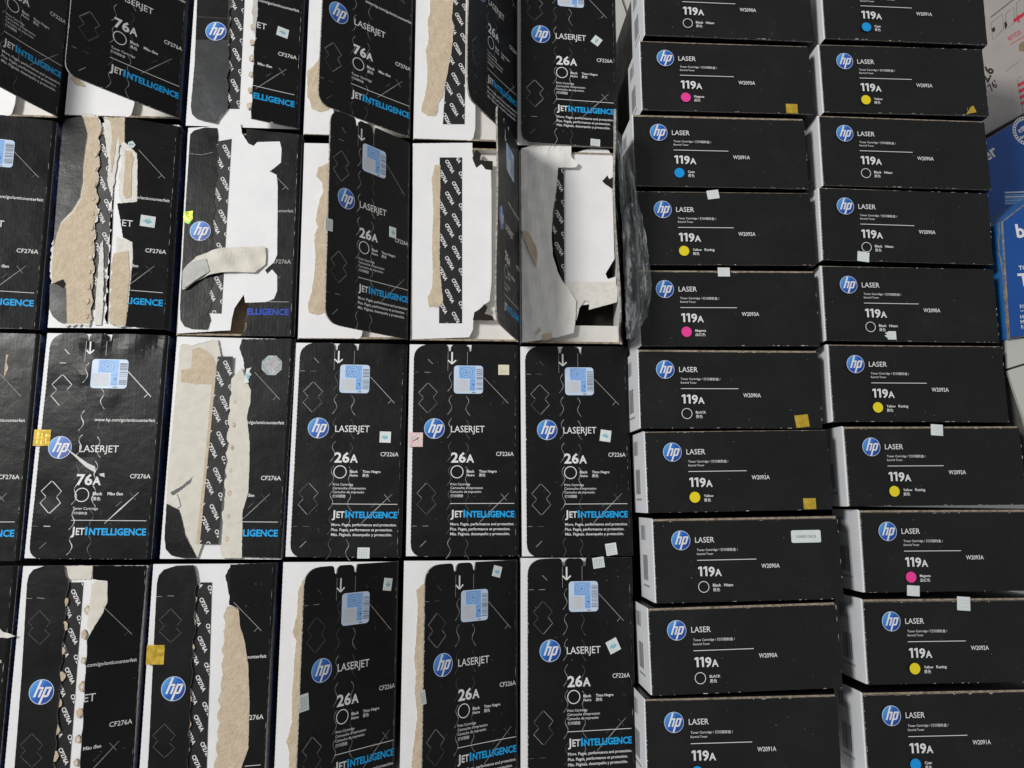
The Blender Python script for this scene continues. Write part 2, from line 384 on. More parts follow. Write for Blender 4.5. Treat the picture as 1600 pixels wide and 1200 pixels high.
def print26():
    P = PrintSet(); mb = P('name')
    fit(mb, 'LASERJET', 40.2, 71.6, 113.9, 'ink_white', 0.004, 6.1)
    mb = P('code'); fit(mb, 'CF226A', 82.5, 99.0, 91.9, 'ink_white', 0.004, 3.8)
    mb = P('number'); fit(mb, '26', 40.5, 54.3, 85.9, 'ink_white', 0.028, 9.5); fit(mb, 'A', 54.7, 61.9, 85.9, 'ink_white', 0.028, 7.6)
    mb = P('colour_ring'); mb.ring(46.2, 77.1, 5.6, 0.75, 0.25, 'ink_white')
    mb = P('colour_word'); fit(mb, 'Black', 55.1, 62.4, 76.4, 'ink_white', 0.02); fit(mb, 'Noire', 55.1, 62.4, 73.0, 'ink_white', 0.02)
    fit(mb, 'Tinto Negro', 66.6, 83.1, 76.5, 'ink_white', 0.02); fit(mb, '黑色', 66.6, 72.6, 72.9, 'ink_white', 0.01)
    mb = P('note'); fit(mb, 'Print Cartridge', 40.2, 58.5, 64.7, 'ink_white', 0.004)
    fit(mb, "Cartouche d'impression", 40.2, 70.1, 61.3, 'ink_white', 0.004)
    fit(mb, 'Cartucho de impresión', 40.3, 68.7, 57.8, 'ink_white', 0.004); fit(mb, '打印硒鼓', 40.4, 52.0, 53.9, 'ink_white', 0.004)
    mb = P('rule'); mb.ribbon([(40.0 + i * 5.94, 48.0) for i in range(11)], 0.5, 0.25, 'ink_white')
    mb = P('claim'); jetint(mb, 40.2, 51.7, 52.4, 99.5, 35.6, 6.9, 5.9)
    mb = P('promise'); fit(mb, 'More. Pages, performance and protection.', 40.5, 99.2, 28.2, 'ink_white', 0.014)
    fit(mb, 'Plus. Pages, performance et protection.', 40.4, 95.6, 23.7, 'ink_white', 0.014)
    fit(mb, 'Más. Páginas, desempeño y protección.', 40.4, 95.2, 19.3, 'ink_white', 0.014)
    return P
def print76():
    P = PrintSet(); mb = P('web_address')
    fit(mb, 'www.hp.com/go/anticounterfeit', 50.2, 103.8, 122.8, 'ink_white', 0.012)
    mb = P('name'); fit(mb, 'LASERJET', 39.2, 73.6, 94.7, 'ink_white', 0.004, 6.2)
    mb = P('code'); fit(mb, 'CF276A', 85.7, 103.6, 71.6, 'ink_white', 0.01, 3.9)
    mb = P('number'); fit(mb, '76', 39.3, 53.3, 65.4, 'ink_white', 0.028, 9.8); fit(mb, 'A', 53.4, 60.7, 65.4, 'ink_white', 0.028, 7.6)
    mb = P('colour_ring'); mb.ring(45.2, 56.4, 5.9, 0.75, 0.25, 'ink_white')
    mb = P('colour_word'); fit(mb, 'Black', 54.6, 62.9, 56.3, 'ink_white', 0.02); fit(mb, '黑色', 55.0, 61.6, 51.8, 'ink_white', 0.01)
    fit(mb, 'Màu đen', 67.3, 80.7, 56.4, 'ink_white', 0.02)
    mb = P('note'); fit(mb, 'Toner Cartridge', 38.3, 60.2, 43.3, 'ink_white', 0.004); fit(mb, '打印碳粉盒', 38.5, 51.3, 39.3, 'ink_white', 0.004)
    mb = P('rule'); mb.ribbon([(38.0 + i * 6.5, 34.0) for i in range(11)], 0.5, 0.25, 'ink_white')
    mb = P('claim'); jetint(mb, 38.5, 50.2, 50.9, 103.6, 21.3, 7.2, 6.2)
    return P
def print119(code, colour):
    P = PrintSet(); mb = P('name')
    fit(mb, 'LASER', 39.7, 58.0, 54.6, 'ink_white', 0.006, 5.0)
    mb = P('note'); fit(mb, 'Toner Cartridge / ', 41.0, 62.4, 46.9, 'ink_white', 0.004); fit(mb, '打印碳粉盒 /', 63.4, 79.9, 46.6, 'ink_white', 0.004)
    fit(mb, 'Kartrid Toner', 40.9, 56.4, 43.3, 'ink_white', 0.004)
    mb = P('rule'); mb.rect(40.7, 38.15, 97.2, 38.75, 0.25, 'ink_white')
    mb = P('number'); one(mb, 43.0, 24.0, 8.7, 1.9); one(mb, 47.9, 24.0, 8.7, 1.9)
    fit(mb, '9', 50.9, 57.0, 24.0, 'ink_white', 0.028, 8.7); fit(mb, 'A', 57.0, 63.4, 24.0, 'ink_white', 0.028, 6.4)
    mb = P('code'); fit(mb, code, 101.7, 119.2, 30.2, 'ink_white', 0.012, 3.9)
    w1, cj, w2, dm = {'magenta': ('Magenta', '品红', None, 'dot_magenta'), 'magentak': ('Magenta', '品红色', None, 'dot_magenta'), 'cyan': ('Cyan', '青色', None, 'dot_cyan'),
                      'yellow': ('Yellow', '黄色', None, 'dot_yellow'), 'yellowk': ('Yellow', '黄色', 'Kuning', 'dot_yellow'),
                      'blackk': ('Black', '黑色', 'Hitam', None), 'black': ('BLACK', '黑色', None, None)}[colour]
    mb = P('colour_dot')
    if dm: mb.disc(45.7, 14.3, 5.1, 0.25, dm)
    else: mb.ring(45.7, 14.3, 4.9, 0.6, 0.25, 'ink_white')
    ln = {'Magenta': 10.6, 'Cyan': 6.8, 'Yellow': 9.2, 'Black': 7.8, 'BLACK': 10.0}[w1]
    mb = P('colour_word'); mb.text(w1, 54.4, 14.4, 'ink_white', width=ln, bold=0.02); mb.text(cj, 54.4, 10.2, 'ink_white', width=3.3 * len(cj), bold=0.006)
    if w2: mb.text(w2, 54.4 + ln + 2.8, 14.4, 'ink_white', width=10.0 if w2 == 'Kuning' else 8.6, bold=0.02)
    return P
def cuts_mb(W, H, seed, mat='scuff', faint='scuff_faint', k=1.0):
    """perforation waves, crease diamonds and slits die-cut in the flap"""
    rnd = random.Random(seed); mb = MB(); z = 0.18
    sy = H / 198.2
    def pk(): return mat if rnd.random() < 0.62 else faint
    for x0, sg, ytop in ((38.2, 1, 171.0), (56.6, -1, 148.0)):
        y = ytop * sy
        xb = x0
        while y > 6:
            pts = []; wd = []
            for i in range(15):
                t = i / 14
                off = 2.6 * (1 - t) ** 2 - 2.4 * math.sin(t * math.pi * 1.9) * 0.75 - 2.0 * t ** 3 + (1.9 * math.exp(-((t - .55) / .22) ** 2))
                pts.append((xb + sg * off, y - t * 18.5)); wd.append(0.18 + 0.42 * k * abs(math.sin(t * 5 + seed)) * rnd.uniform(.5, 1))
            mb.ribbon(pts, wd, z, pk()); y -= 22.0
        mb.ribbon([(x0 - 1.5, (172 if sg > 0 else 178) * sy), (x0 - 1.4, H - 7.5)], 0.35, z, mat)
    for cx, cy in ((18.4, 146.2), (18.4, 52.6)):
        cy *= sy
        for pts in ([(-4.8, 0.5), (-9.4, 5.0), (-0.5, 14.2)], [(0.3, 14.0), (9.2, 5.2), (5.2, 0.6)], [(5.2, -0.2), (9.4, -5.2), (0.4, -14.4)], [(-0.4, -14.2), (-9.2, -5.3), (-4.6, -0.4)]):
            mm_ = pk(); mb.ribbon([(cx + x * .95, cy + y) for x, y in pts], 0.4 * k, z, mm_)
            if rnd.random() < 0.5: mb.ribbon([(cx + x * .89, cy + y * .92) for x, y in pts[1:]], 0.22 * k, z, faint)
    dg = [(70.8 * W / 104, 165.9 * sy), (93.9 * W / 104, 141.5 * sy)]
    mb.ribbon(dg, 0.45 * k, z, mat); mb.ribbon([(dg[1][0] - 6, dg[1][1] - .5), (dg[1][0] - 3, dg[1][1] + 2.8)], 0.4 * k, z, pk())
    mb.ribbon([(66.8, 30.4 * sy), (80, 43.4 * sy), (94.5, 57.5 * sy)], [0.35, 0.7 * k, 0.3], z, mat)
    mb.ribbon([(87.0, 57.0 * sy), (92.6, 50.4 * sy)], 0.35 * k, z, pk()); mb.ribbon([(75.5, 45 * sy), (80.5, 49.6 * sy)], 0.5 * k, z, faint)
    for y in (27.7, 170.5): mb.ribbon([(5.6, y * sy), (10, y * sy)], 0.35 * k, z, pk()); mb.ribbon([(14.8, y * sy), (20.5, y * sy)], 0.4 * k, z, pk())
    mb.ribbon([(13.0, 9.0), (18.5, 14.5)], 0.5 * k, z, pk()); mb.ribbon([(18, 183 * sy), (22.5, 178.5 * sy)], 0.5 * k, z, pk())
    for i in range(int(14 * k)):                                     # stray scratches
        x, y = rnd.uniform(8, W - 6), rnd.uniform(6, H - 6); a = rnd.uniform(0, 3.1); q = rnd.uniform(.5, 4)
        mb.ribbon([(x, y), (x + q * math.cos(a), y + q * math.sin(a))], rnd.uniform(.12, .3), z, faint)
    return mb
def scuff_mb(outline, seed, n, W, H, ln=6):
    """worn, whitened spots along the edge of the board"""
    rnd = random.Random(seed); mb = MB()
    for i in range(n):
        k = rnd.randrange(len(outline)); a = outline[k]; c = outline[(k + 1) % len(outline)]
        d = math.hypot(c[0] - a[0], c[1] - a[1])
        if d < 0.01: continue
        t = rnd.random(); ux, uy = (c[0] - a[0]) / d, (c[1] - a[1]) / d
        x, y = a[0] + ux * d * t, a[1] + uy * d * t; q = rnd.uniform(.6, ln) ; q = min(q, d * (1 - t))
        nx, ny = -uy, ux; e = rnd.uniform(.3, .7)
        if rnd.random() < 0.75:
            p = [(x, y, .2), (x + ux * q, y + uy * q, .2)]
            p += [(x + ux * q * f + nx * e * rnd.uniform(.5, 1.2), y + uy * q * f + ny * e * rnd.uniform(.5, 1.2), .2) for f in (.85, .5, .2)]
            mb.face(p, rnd.choice(['torn_edge', 'worn_edge', 'scuff', 'worn_edge']))
    if W < 150:                                                      # rubbed ink along the fold
        y = 2.0
        while y < H - 3:
            q = rnd.uniform(1, 9)
            if rnd.random() < .62:
                xx = W - 3.4 + rnd.uniform(-.25, .25); mb.ribbon([(xx, y), (xx + rnd.uniform(-.15, .15), y + q * .5), (xx, min(y + q, H - 2))], [.12, rnd.uniform(.25, .6), .12], .2, rnd.choice(['scuff', 'scuff_faint', 'scuff_faint']))
            y += q + rnd.uniform(0, 5)
    for i in range(n // 2):
        x, y = rnd.uniform(4, W - 4), rnd.uniform(3, H - 3); s_ = rnd.uniform(.12, .4)
        mb.poly([(x + s_ * rnd.uniform(.5, 1.3) * math.cos(t), y + s_ * rnd.uniform(.5, 1.3) * math.sin(t)) for t in (0, 1.2, 2.5, 3.9, 5.1)], .2, rnd.choice(['scuff', 'scuff_faint']))
    return mb
def arrow_mb(mb, x, y1, y0, z=0.25):
    mb.ribbon([(x, y1), (x, y0 + .6)], 1.5, z, 'ink_white')
    mb.ribbon([(x - 3.8, y0 + 3.7), (x, y0 + .2)], 1.3, z + .02, 'ink_white'); mb.ribbon([(x + 3.8, y0 + 3.7), (x, y0 + .2)], 1.3, z + .04, 'ink_white')
def sec_label_mb(x0, y0, x1, y1, seed):
    rnd = random.Random(seed); mb = MB(); w_, h_ = x1 - x0, y1 - y0
    mb.prism(rrect(x0, y0, x1, y1, 3.0), 0.4, 0.1, 'label_pale', 'label_grey')
    bx0, by0, bx1, by1 = x0 + w_ * .18, y0 + h_ * .54, x0 + w_ * .74, y0 + h_ * .97
    mb.rect(bx0, by0, bx1, by1, .44, 'label_mid'); mb.rect(x0 + w_ * .54, y0 + h_ * .10, bx1, by0, .44, 'label_mid')
    cx, cy = (bx0 + bx1) / 2 - .8, (by0 + by1) / 2
    for i, r in enumerate((1.1, 2.1, 3.1, 4.1, 5.1)):
        pts = [(cx + (r + .3 * math.sin(9 * t + i)) * 1.12 * math.cos(t), cy + (r + .3 * math.sin(9 * t + i)) * math.sin(t)) for t in [2 * math.pi * j / 40 for j in range(41)]]
        mb.ribbon(pts, .32, .47, 'label_pale' if i % 2 else 'label_blue')
    for i in range(4):
        y = y0 + h_ * (.16 + .1 * i)
        mb.ribbon([(x0 + w_ * (.56 + .02 * j), y + .8 * math.sin(j * .9 + i)) for j in range(9)], .35, .47, 'label_blue')
    mb.disc(x0 + w_ * .67, y0 + h_ * .32, .7, .5, 'ink_black', 10)
    y = y0 + h_ * .14
    while y < y0 + h_ * .86:                                       # bar ladder at the right
        t = rnd.choice((.25, .4, .7)); mb.rect(x0 + w_ * .77, y, x0 + w_ * .985, y + t, .46, 'ink_grey'); y += t + rnd.choice((.3, .55, .9))
    mb.rect(x0 + w_ * .06, y0 + h_ * .08, x0 + w_ * .50, y0 + h_ * .50, .44, 'label_grey')
    mb.rect(x0 + w_ * .62, y0 + h_ * .03, x0 + w_ * .74, y0 + h_ * .06, .46, 'ink_grey')
    return mb

def flap_outline(W, H, notch=True, lx=None):
    lx = lx if lx is not None else 4.7
    s = H / 198.2
    p = arc(lx + 10, 10.5, 10, 10.3, 180, 270, 6) if lx < 8 else arc(lx + 14, 13, 14, 12.5, 180, 270, 8)
    p = serr((lx, H - 14), (lx, 12), 1.9, -0.35)[1:-1] + p
    p += serr((W * .2, 0.1), (W - 1, 0.1), 2.4, 0.18)[1:] + [(W, 0.4), (W, H - 0.6), (W - .5, H - .2)]
    if notch:
        p += [(59.6, H - .2), (59.0, H - 1.5), (58.4, H - 7.3), (57.4, H - 7.4), (57.0, H - 6.4)] + arc(52.0, H - 5.0, 4.6, 4.6, -10, 90, 5) + arc(43.6, H - 5, 4.4, 4.6, 90, 190, 5)
        p += [(38.9, H - 7.2), (37.4, H - 7.3), (36.8, H - 5.5)] + arc(33.2, H - 3.2, 3.2, 2.9, 0, 90, 4)
    p += [(22, H - .5)] + arc(lx + 14, H - 13, 14, 12.3, 90, 180, 7)
    return p
CACHE = {}
def cached(key, fn):
    if key not in CACHE: CACHE[key] = fn()
    return CACHE[key]
def flap(bx, seed, mat='black_print', curl=0.0, twist=0.0, outline=None, arrow=True, qr='whole', wave=0.0, cutmat='scuff', k=1.0, name='end_flap', text=True, logo=True, warp=None, scuffs=40, drop=0.0, shaded=False, shift=(0, 0)):
    """hinged black end flap with all its print; children of the flap are its sub-parts"""
    W, H = bx.W, bx.H; std = outline is None and not (curl or twist or wave or warp)
    pol = outline or flap_outline(W, H)
    rnd = random.Random(seed); ph = rnd.uniform(0, 6)
    def xf(x, y, z):
        d = max(0.0, W - x); u = (d / W)
        if x > W - 3.5: z -= ((x - (W - 3.5)) / 3.5) ** 2 * 1.6
        z += -curl * 4 * u * (1 - u) + twist * u * (y / H - .5) * 2 + wave * u * math.sin(y / H * 6.3 + ph)
        if warp: z += warp(x, y)
        return (x - W, y, z + 1.5)
    fb = MB(); fb.prism(pol, 0.0, -1.5, mat, 'worn_edge', 'inner_white')
    cutsx = [('x', W - 3.5), ('x', W - 2.3), ('x', W - 1.1)]
    if warp: cutsx += [('x', q) for q in range(5, int(W) - 4, 5)] + [('y', q) for q in range(5, int(H), 5)]
    elif not std: cutsx += [('x', W * i / 9) for i in range(1, 9)] + [('y', H * i / 8) for i in range(1, 8)]
    f = fb.build(name, bx.root, xf=xf, cuts=cutsx, loc=(W * MM, 0, bx.top - 1.5 * MM - drop * MM))
    f.rotation_euler = (0, bx.lift, 0)
    clip = (lambda c: inside((c.x + shift[0], c.y + shift[1]), pol)) if outline or shift != (0, 0) else None
    std = std and shift == (0, 0)
    def pxf(x, y, z): return xf(x + shift[0], y + shift[1], z)
    def sub(nm, mbf, key):
        me = cached((nm, key), lambda: mbf().build(nm, xf=pxf, mesh_only=True)) if std else mbf().build(nm, xf=pxf, clip=clip, mesh_only=True, cuts=cutsx if nm == 'security_label' else ())
        if len(me.polygons) == 0: bpy.data.meshes.remove(me); return None
        return link(nm, me, f)
    lg = (24.8, 117.3, 9.5) if bx.kind == '26' else (22.3, 98.5, 10.1)
    if logo: sub('printed_emblem', lambda: logo_mb(*lg), bx.kind)
    if text:
        ps = print26() if bx.kind == '26' else print76()
        if arrow: arrow_mb(ps('printed_arrow'), 40.6, H - 8, H - 19.6)
        for nm, mb in ps.d.items():
            if shaded: mb.mats = ['ink_shaded' if q == 'ink_white' else 'ink_cyan_shaded' if q == 'ink_cyan' else q for q in mb.mats]  # darker ink copies put the tucked flap's shade into the colour
            sub(nm, lambda: mb, (bx.kind, shaded))
    sub('die_cut_lines', lambda: cuts_mb(W, H, seed, cutmat, k=k), (bx.kind, seed))
    if qr == 'whole':
        q = (42.5, 150.4, 70.0, 177.2) if bx.kind == '26' else (43.7, 152.9, 76.0, 180.0)
        sub('security_label', lambda: sec_label_mb(*q, seed), (bx.kind, seed))
    if scuffs: shift = (0, 0); sub('worn_spots', lambda: scuff_mb(pol, seed + 5, scuffs, W, H), seed)
    bx.flap_xf = xf; bx.flap_obj = f
    return f

def sticker(bx, px, py, wpx, hpx, rot, kind, on=None, lift=False, z=0.0, poly=None):
    """little square seal stuck on the face (mm size from its photo size)"""
    x, y = bx.fl(px, py) if lift else bx.loc(px, py, z)
    s = 0.605; a, c = wpx * s / 2, hpx * s / 2; mb = MB(); co, si = math.cos(R(rot)), math.sin(R(rot))
    def T(u, v): return (x + u * co - v * si, y + u * si + v * co)
    rnd = random.Random(int(px * 7 + py)); z0 = z + .55
    shape = poly or [(-1, -1), (1, -1), (1, 1), (-1, 1)]
    base = {'teal': 'seal_white', 'grid': 'seal_white', 'gold': 'gold_foil', 'cream': 'seal_cream', 'pink': 'rainbow_foil', 'green': 'green_foil', 'paper': 'seal_white'}[kind]
    mb.prism([T(u * a, v * c) for u, v in shape], z0, z0 - .4, base, base)
    if kind == 'teal':
        mb.poly([T(a * .6 * math.cos(t) * rnd.uniform(.7, 1), c * .5 * math.sin(t) * rnd.uniform(.6, 1)) for t in [i * .7 for i in range(9)]], z0 + .05, 'seal_teal')
        mb.ribbon([T(-a * .5, -c * .3), T(a * .1, c * .1), T(a * .2, c * .7)], .5, z0 + .1, 'seal_white'); mb.ribbon([T(-a * .7, -c * .05), T(a * .6, -c * .1)], .35, z0 + .12, 'label_blue')
    elif kind == 'grid':
        for i in range(4): mb.ribbon([T(-a * .8, c * (-.7 + i * .42)), T(a * .8, c * (-.7 + i * .42) + rnd.uniform(-.2, .2))], .22, z0 + .05, 'seal_line')
        for i in range(4): mb.ribbon([T(a * (-.7 + i * .4), -c * .8), T(a * (-.7 + i * .4) + rnd.uniform(-.2, .2), c * .7)], .2, z0 + .06, 'seal_line')
    elif kind == 'gold':
        for i in range(3): mb.ribbon([T(a * (-.6 + .55 * i), -c * .8), T(a * (-.5 + .5 * i), c * .8)], .4, z0 + .04, 'gold_crease')
    elif kind == 'pink':
        for i in range(5): mb.ribbon([T(-a * .6 + rnd.uniform(0, a), -c * .6 + rnd.uniform(0, c)), T(-a * .3 + rnd.uniform(0, a), -c * .2 + rnd.uniform(0, c))], .7, z0 + .05, rnd.choice(['ink_red', 'seal_teal', 'seal_white']))
    elif kind == 'green':
        for r_ in (.3, .6): mb.ring(x, y, a * r_, .6, z0 + .05, 'green_foil' if r_ < .5 else 'gold_crease', 16)
    elif kind == 'cream':
        mb.ribbon([T(-a * .4, c * .5), T(-a * .5, -c * .5), T(0, -c * .3), T(a * .4, -c * .4)], .35, z0 + .05, 'seal_line')
    elif kind == 'paper':
        for i in range(3): mb.ribbon([T(-a * .8, c * (-.5 + i * .5)), T(a * .8, c * (-.5 + i * .5))], .18, z0 + .05, 'label_grey')
    nm = 'foil_seal' if kind in ('gold', 'pink', 'green') else 'paper_seal'
    if on is not None: return mb.build(nm, on, xf=bx.flap_xf)
    return bx.part(mb, nm)

# layers of torn board, traced on the real face plane
def layer(bx, name, px, mat, z, th=1.0, edge='torn_edge', seed=1, amp=0.35, step=1.5, jagged=True):
    p = bx.L(px, z); p = jag(p, step, amp, seed) if jagged else p
    mb = MB(); mb.prism(p, z, z - th, mat, edge, 'inner_white'); bx.part(mb, name); return p
def rim_layer(bx, name, px, mat, z, grow=1.6, seed=3):
    """torn paper ply that peeps out round a peeled patch"""
    p = bx.L(px, z); cx = sum(q[0] for q in p) / len(p); cy = sum(q[1] for q in p) / len(p); o = []
    rnd = random.Random(seed)
    for x, y in jag(p, 2.0, 0.3, seed):
        d = math.hypot(x - cx, y - cy) or 1; g = grow * rnd.uniform(.3, 1.3); o.append((x + (x - cx) / d * g, y + (y - cy) / d * g))
    mb = MB(); mb.prism(o, z, z - .5, mat, mat); bx.part(mb, name)
def code_strip(bx, px, code, z, seed=0, mat='strip_black'):
    p = bx.L(px, z); mb = MB(); mb.prism(p, z, z - .25, mat, mat)
    s = bx.part(mb, 'code_strip')
    tb = MB(); xs = [q[0] for q in p]; ys = [q[1] for q in p]; rnd = random.Random(seed)
    sl = (p[-1][0] - p[0][0]) / ((p[-1][1] - p[0][1]) or 1); y = max(ys) + 6 + rnd.uniform(0, 20)
    while y > min(ys) - 30:
        for k_ in range(-2, 4):
            yy = y + k_ * 10.6; xo = p[0][0] + (yy - p[0][1]) * sl
            tb.text(code, xo + k_ * 6.6 - 1.5, yy, 'ink_white', width=15.0, cap=3.6, bold=0.03, z=z + .1, rot=-62)
        y -= 33.0
    tb.build('strip_lettering', s, clip=lambda c: inside((c.x, c.y), p))
    return s
def nubs(bx, pts, z, seed=0, r=3.2, mat='kraft'):
    """little kraft bridges left where the tear strip ripped off"""
    rnd = random.Random(seed)
    for px, py in pts:
        x, y = bx.loc(px, py, z); q = r * rnd.uniform(.8, 1.25); a = rnd.uniform(0, 6)
        pl = [(x + q * rnd.uniform(.75, 1.15) * .72 * math.cos(t), y + q * rnd.uniform(.8, 1.2) * math.sin(t)) for t in [2 * math.pi * i / 11 for i in range(11)]]
        mb = MB(); zt = z + rnd.uniform(.2, .8)
        k0 = len(mb.V); mb.prism(pl, zt, z - .8, mat, 'kraft_dark')
        mb.poly([(x + (u - x) * .4 + .3, y + (v_ - y) * .4) for u, v_ in pl], zt + .15, 'torn_edge' if rnd.random() < .5 else mat)
        bx.part(mb, 'kraft_tab')
def edge_nubs(a, c, n): return [(a[0] + (c[0] - a[0]) * (i + .5) / n, a[1] + (c[1] - a[1]) * (i + .5) / n) for i in range(n)]
def white_panel(bx, z=-3.0, full=True, right=0.58, mat='white_card', name='inner_flap'):
    W, H = bx.W, bx.H; mb = MB()
    if full: p = serr((.5, H - .7), (.5, .7), 2.2, -.2) + [(W - 2, .7), (W - 2, H - .7)]
    else:
        x1 = W * right
        p = [(.6, 1.6)] + serr((.8, 1.6), (x1 - 6, 1.6), 2.6, .25) + arc(x1 - 5, 6, 5, 5, -90, 0, 4) + [(x1 + 1.5, 14), (x1 + 1.5, H - 14)] + arc(x1 - 5, H - 6, 5, 5, 0, 90, 4) + [(.6, H - 1.2)]
        lo = MB(); lo.prism([(3, 3), (W - 3, 3), (W - 3, H - 3), (3, H - 3)], z - 8, z - 10, 'inner_white', 'kraft_edge'); bx.part(lo, 'dust_flap')
    mb.prism(p, z, z - (.05 if z > -2 else .15 if full else .15), mat, 'kraft_edge', 'inner_white')
    return bx.part(mb, name)

# ------------------------------------------------------------------ setting
fl = MB(); fl.rect(-3000, -3000, 3000, 3000, 0, 'grout'); floor = fl.build('floor', loc=(0, 0, FLOOR_Z - 0.004)); floor['kind'] = 'structure'
g0 = hit(1570, 577, FLOOR_Z); g1 = hit(1600, 568, FLOOR_Z)
ga = math.atan2(g1.y - g0.y, g1.x - g0.x); T_ = 400.0
tb = MB(); tb.prism([(2, 2), (T_ - 2, 2), (T_ - 2, T_ - 2), (2, T_ - 2)], 4.0, 0.0, 'floor_tile', 'floor_tile')
tile_me = tb.build('tile', mesh_only=True)
for i in range(-4, 3):
    for j in range(-4, 4):
        o = link('tile', tile_me, floor)
        u, v_ = i * T_ * MM + 0.02, j * T_ * MM
        o.location = (g0.x + u * math.cos(ga) - v_ * math.sin(ga), g0.y + u * math.sin(ga) + v_ * math.cos(ga), 0.0); o.rotation_euler = (0, 0, ga)

# pale tiled floor patch raised to a made-up height so the lamp reaches it
LZ = 0.031
lg = [hit(x, y, LZ) for x, y in ((1567, 528), (1700, 518), (1720, 760), (1625, 760), (1594, 662))]
lorg = Vector((lg[0].x, lg[0].y, FLOOR_Z))
mb = MB(); lh = (LZ - FLOOR_Z) / MM
mb.prism([((p.x - lorg.x) / MM + 4, (p.y - lorg.y) / MM) for p in lg], lh - 3, .5, 'grout', 'grout'); rfloor = mb.build('raised_floor', loc=lorg); rfloor['kind'] = 'structure'
for q in (((1567, 530), (1700, 520), (1702, 534), (1568, 575.5)), ((1568, 579), (1702, 538), (1720, 758), (1627, 758), (1596, 662))):
    P_ = [hit(x, y, LZ) for x, y in q]; mb = MB(); mb.prism([((p.x - lorg.x) / MM + 4, (p.y - lorg.y) / MM) for p in P_], lh, lh - 2.9, 'raised_tile', 'raised_tile'); mb.build('tile', rfloor)

# ------------------------------------------------------------------ boxes
POSE = {
'A0': ('26', -.4402, .4629, 0.0), 'A1': ('76', -.3295, .4687, -.02), 'A2': ('76', -.2149, .4622, -.1), 'A3': ('26', -.1047, .4536, -.03), 'A4': ('26', .0027, .4525, 0), 'A5': ('26', .1050, .4492, 0),
'B0': ('76', -.4430, .2572, .33), 'B1': ('76', -.3274, .2595, .28), 'B2': ('76', -.2115, .2537, .2), 'B3': ('26', -.1026, .2492, .55), 'B4': ('26', .0035, .2489, .05), 'B5': ('26', .1090, .2478, .14),
'C0': ('76', -.4406, .0491, .09), 'C1': ('76', -.3268, .0504, -.54), 'C2': ('76', -.2110, .0491, -.63), 'C3': ('26', -.1032, .0477, -.43), 'C4': ('26', .0038, .0481, .12), 'C5': ('26', .1098, .0476, .37),
'D0': ('76', -.4410, -.1591, 0), 'D1': ('76', -.3288, -.1589, .01), 'D2': ('76', -.2173, -.1578, .04), 'D3': ('26', -.1059, -.1537, 0), 'D4': ('26', .0023, -.1531, 0), 'D5': ('26', .1090, -.1511, -.1),
'R10': ('119', .2760, .5143, .1), 'R11': ('119', .2709, .4319, .51), 'R12': ('119', .2616, .3503, .54), 'R13': ('119', .2634, .2692, .94), 'R14': ('119', .2631, .1873, .81), 'R15': ('119', .2609, .1069, .37), 'R16': ('119', .2655, .0281, .96), 'R17': ('119', .2709, -.0541, .91), 'R18': ('119', .2645, -.1346, 1.3), 'R19': ('119', .2591, -.2155, .4),
'R20': ('119', .4683, .5187, .07), 'R21': ('119', .4616, .4365, .62), 'R22': ('119', .4561, .3554, 0), 'R23': ('119', .4513, .2763, -.39), 'R24': ('119', .4493, .1945, .06), 'R25': ('119', .4509, .1143, .22), 'R26': ('119', .4612, .0335, .51), 'R27': ('119', .4714, -.0472, .19), 'R28': ('119', .4685, -.1301, .08), 'R29': ('119', .4623, -.2137, .16)}
LIFT = {'A0': 68, 'A1': 47, 'A2': 25, 'A3': 38, 'A4': 59, 'A5': 4, 'B0': 12, 'B1': 16, 'B3': 46, 'B4': 74, 'B5': 76, 'C0': 3, 'D0': 6, 'D1': 34, 'D2': 10, 'D3': 41, 'D4': 31, 'D5': 7}
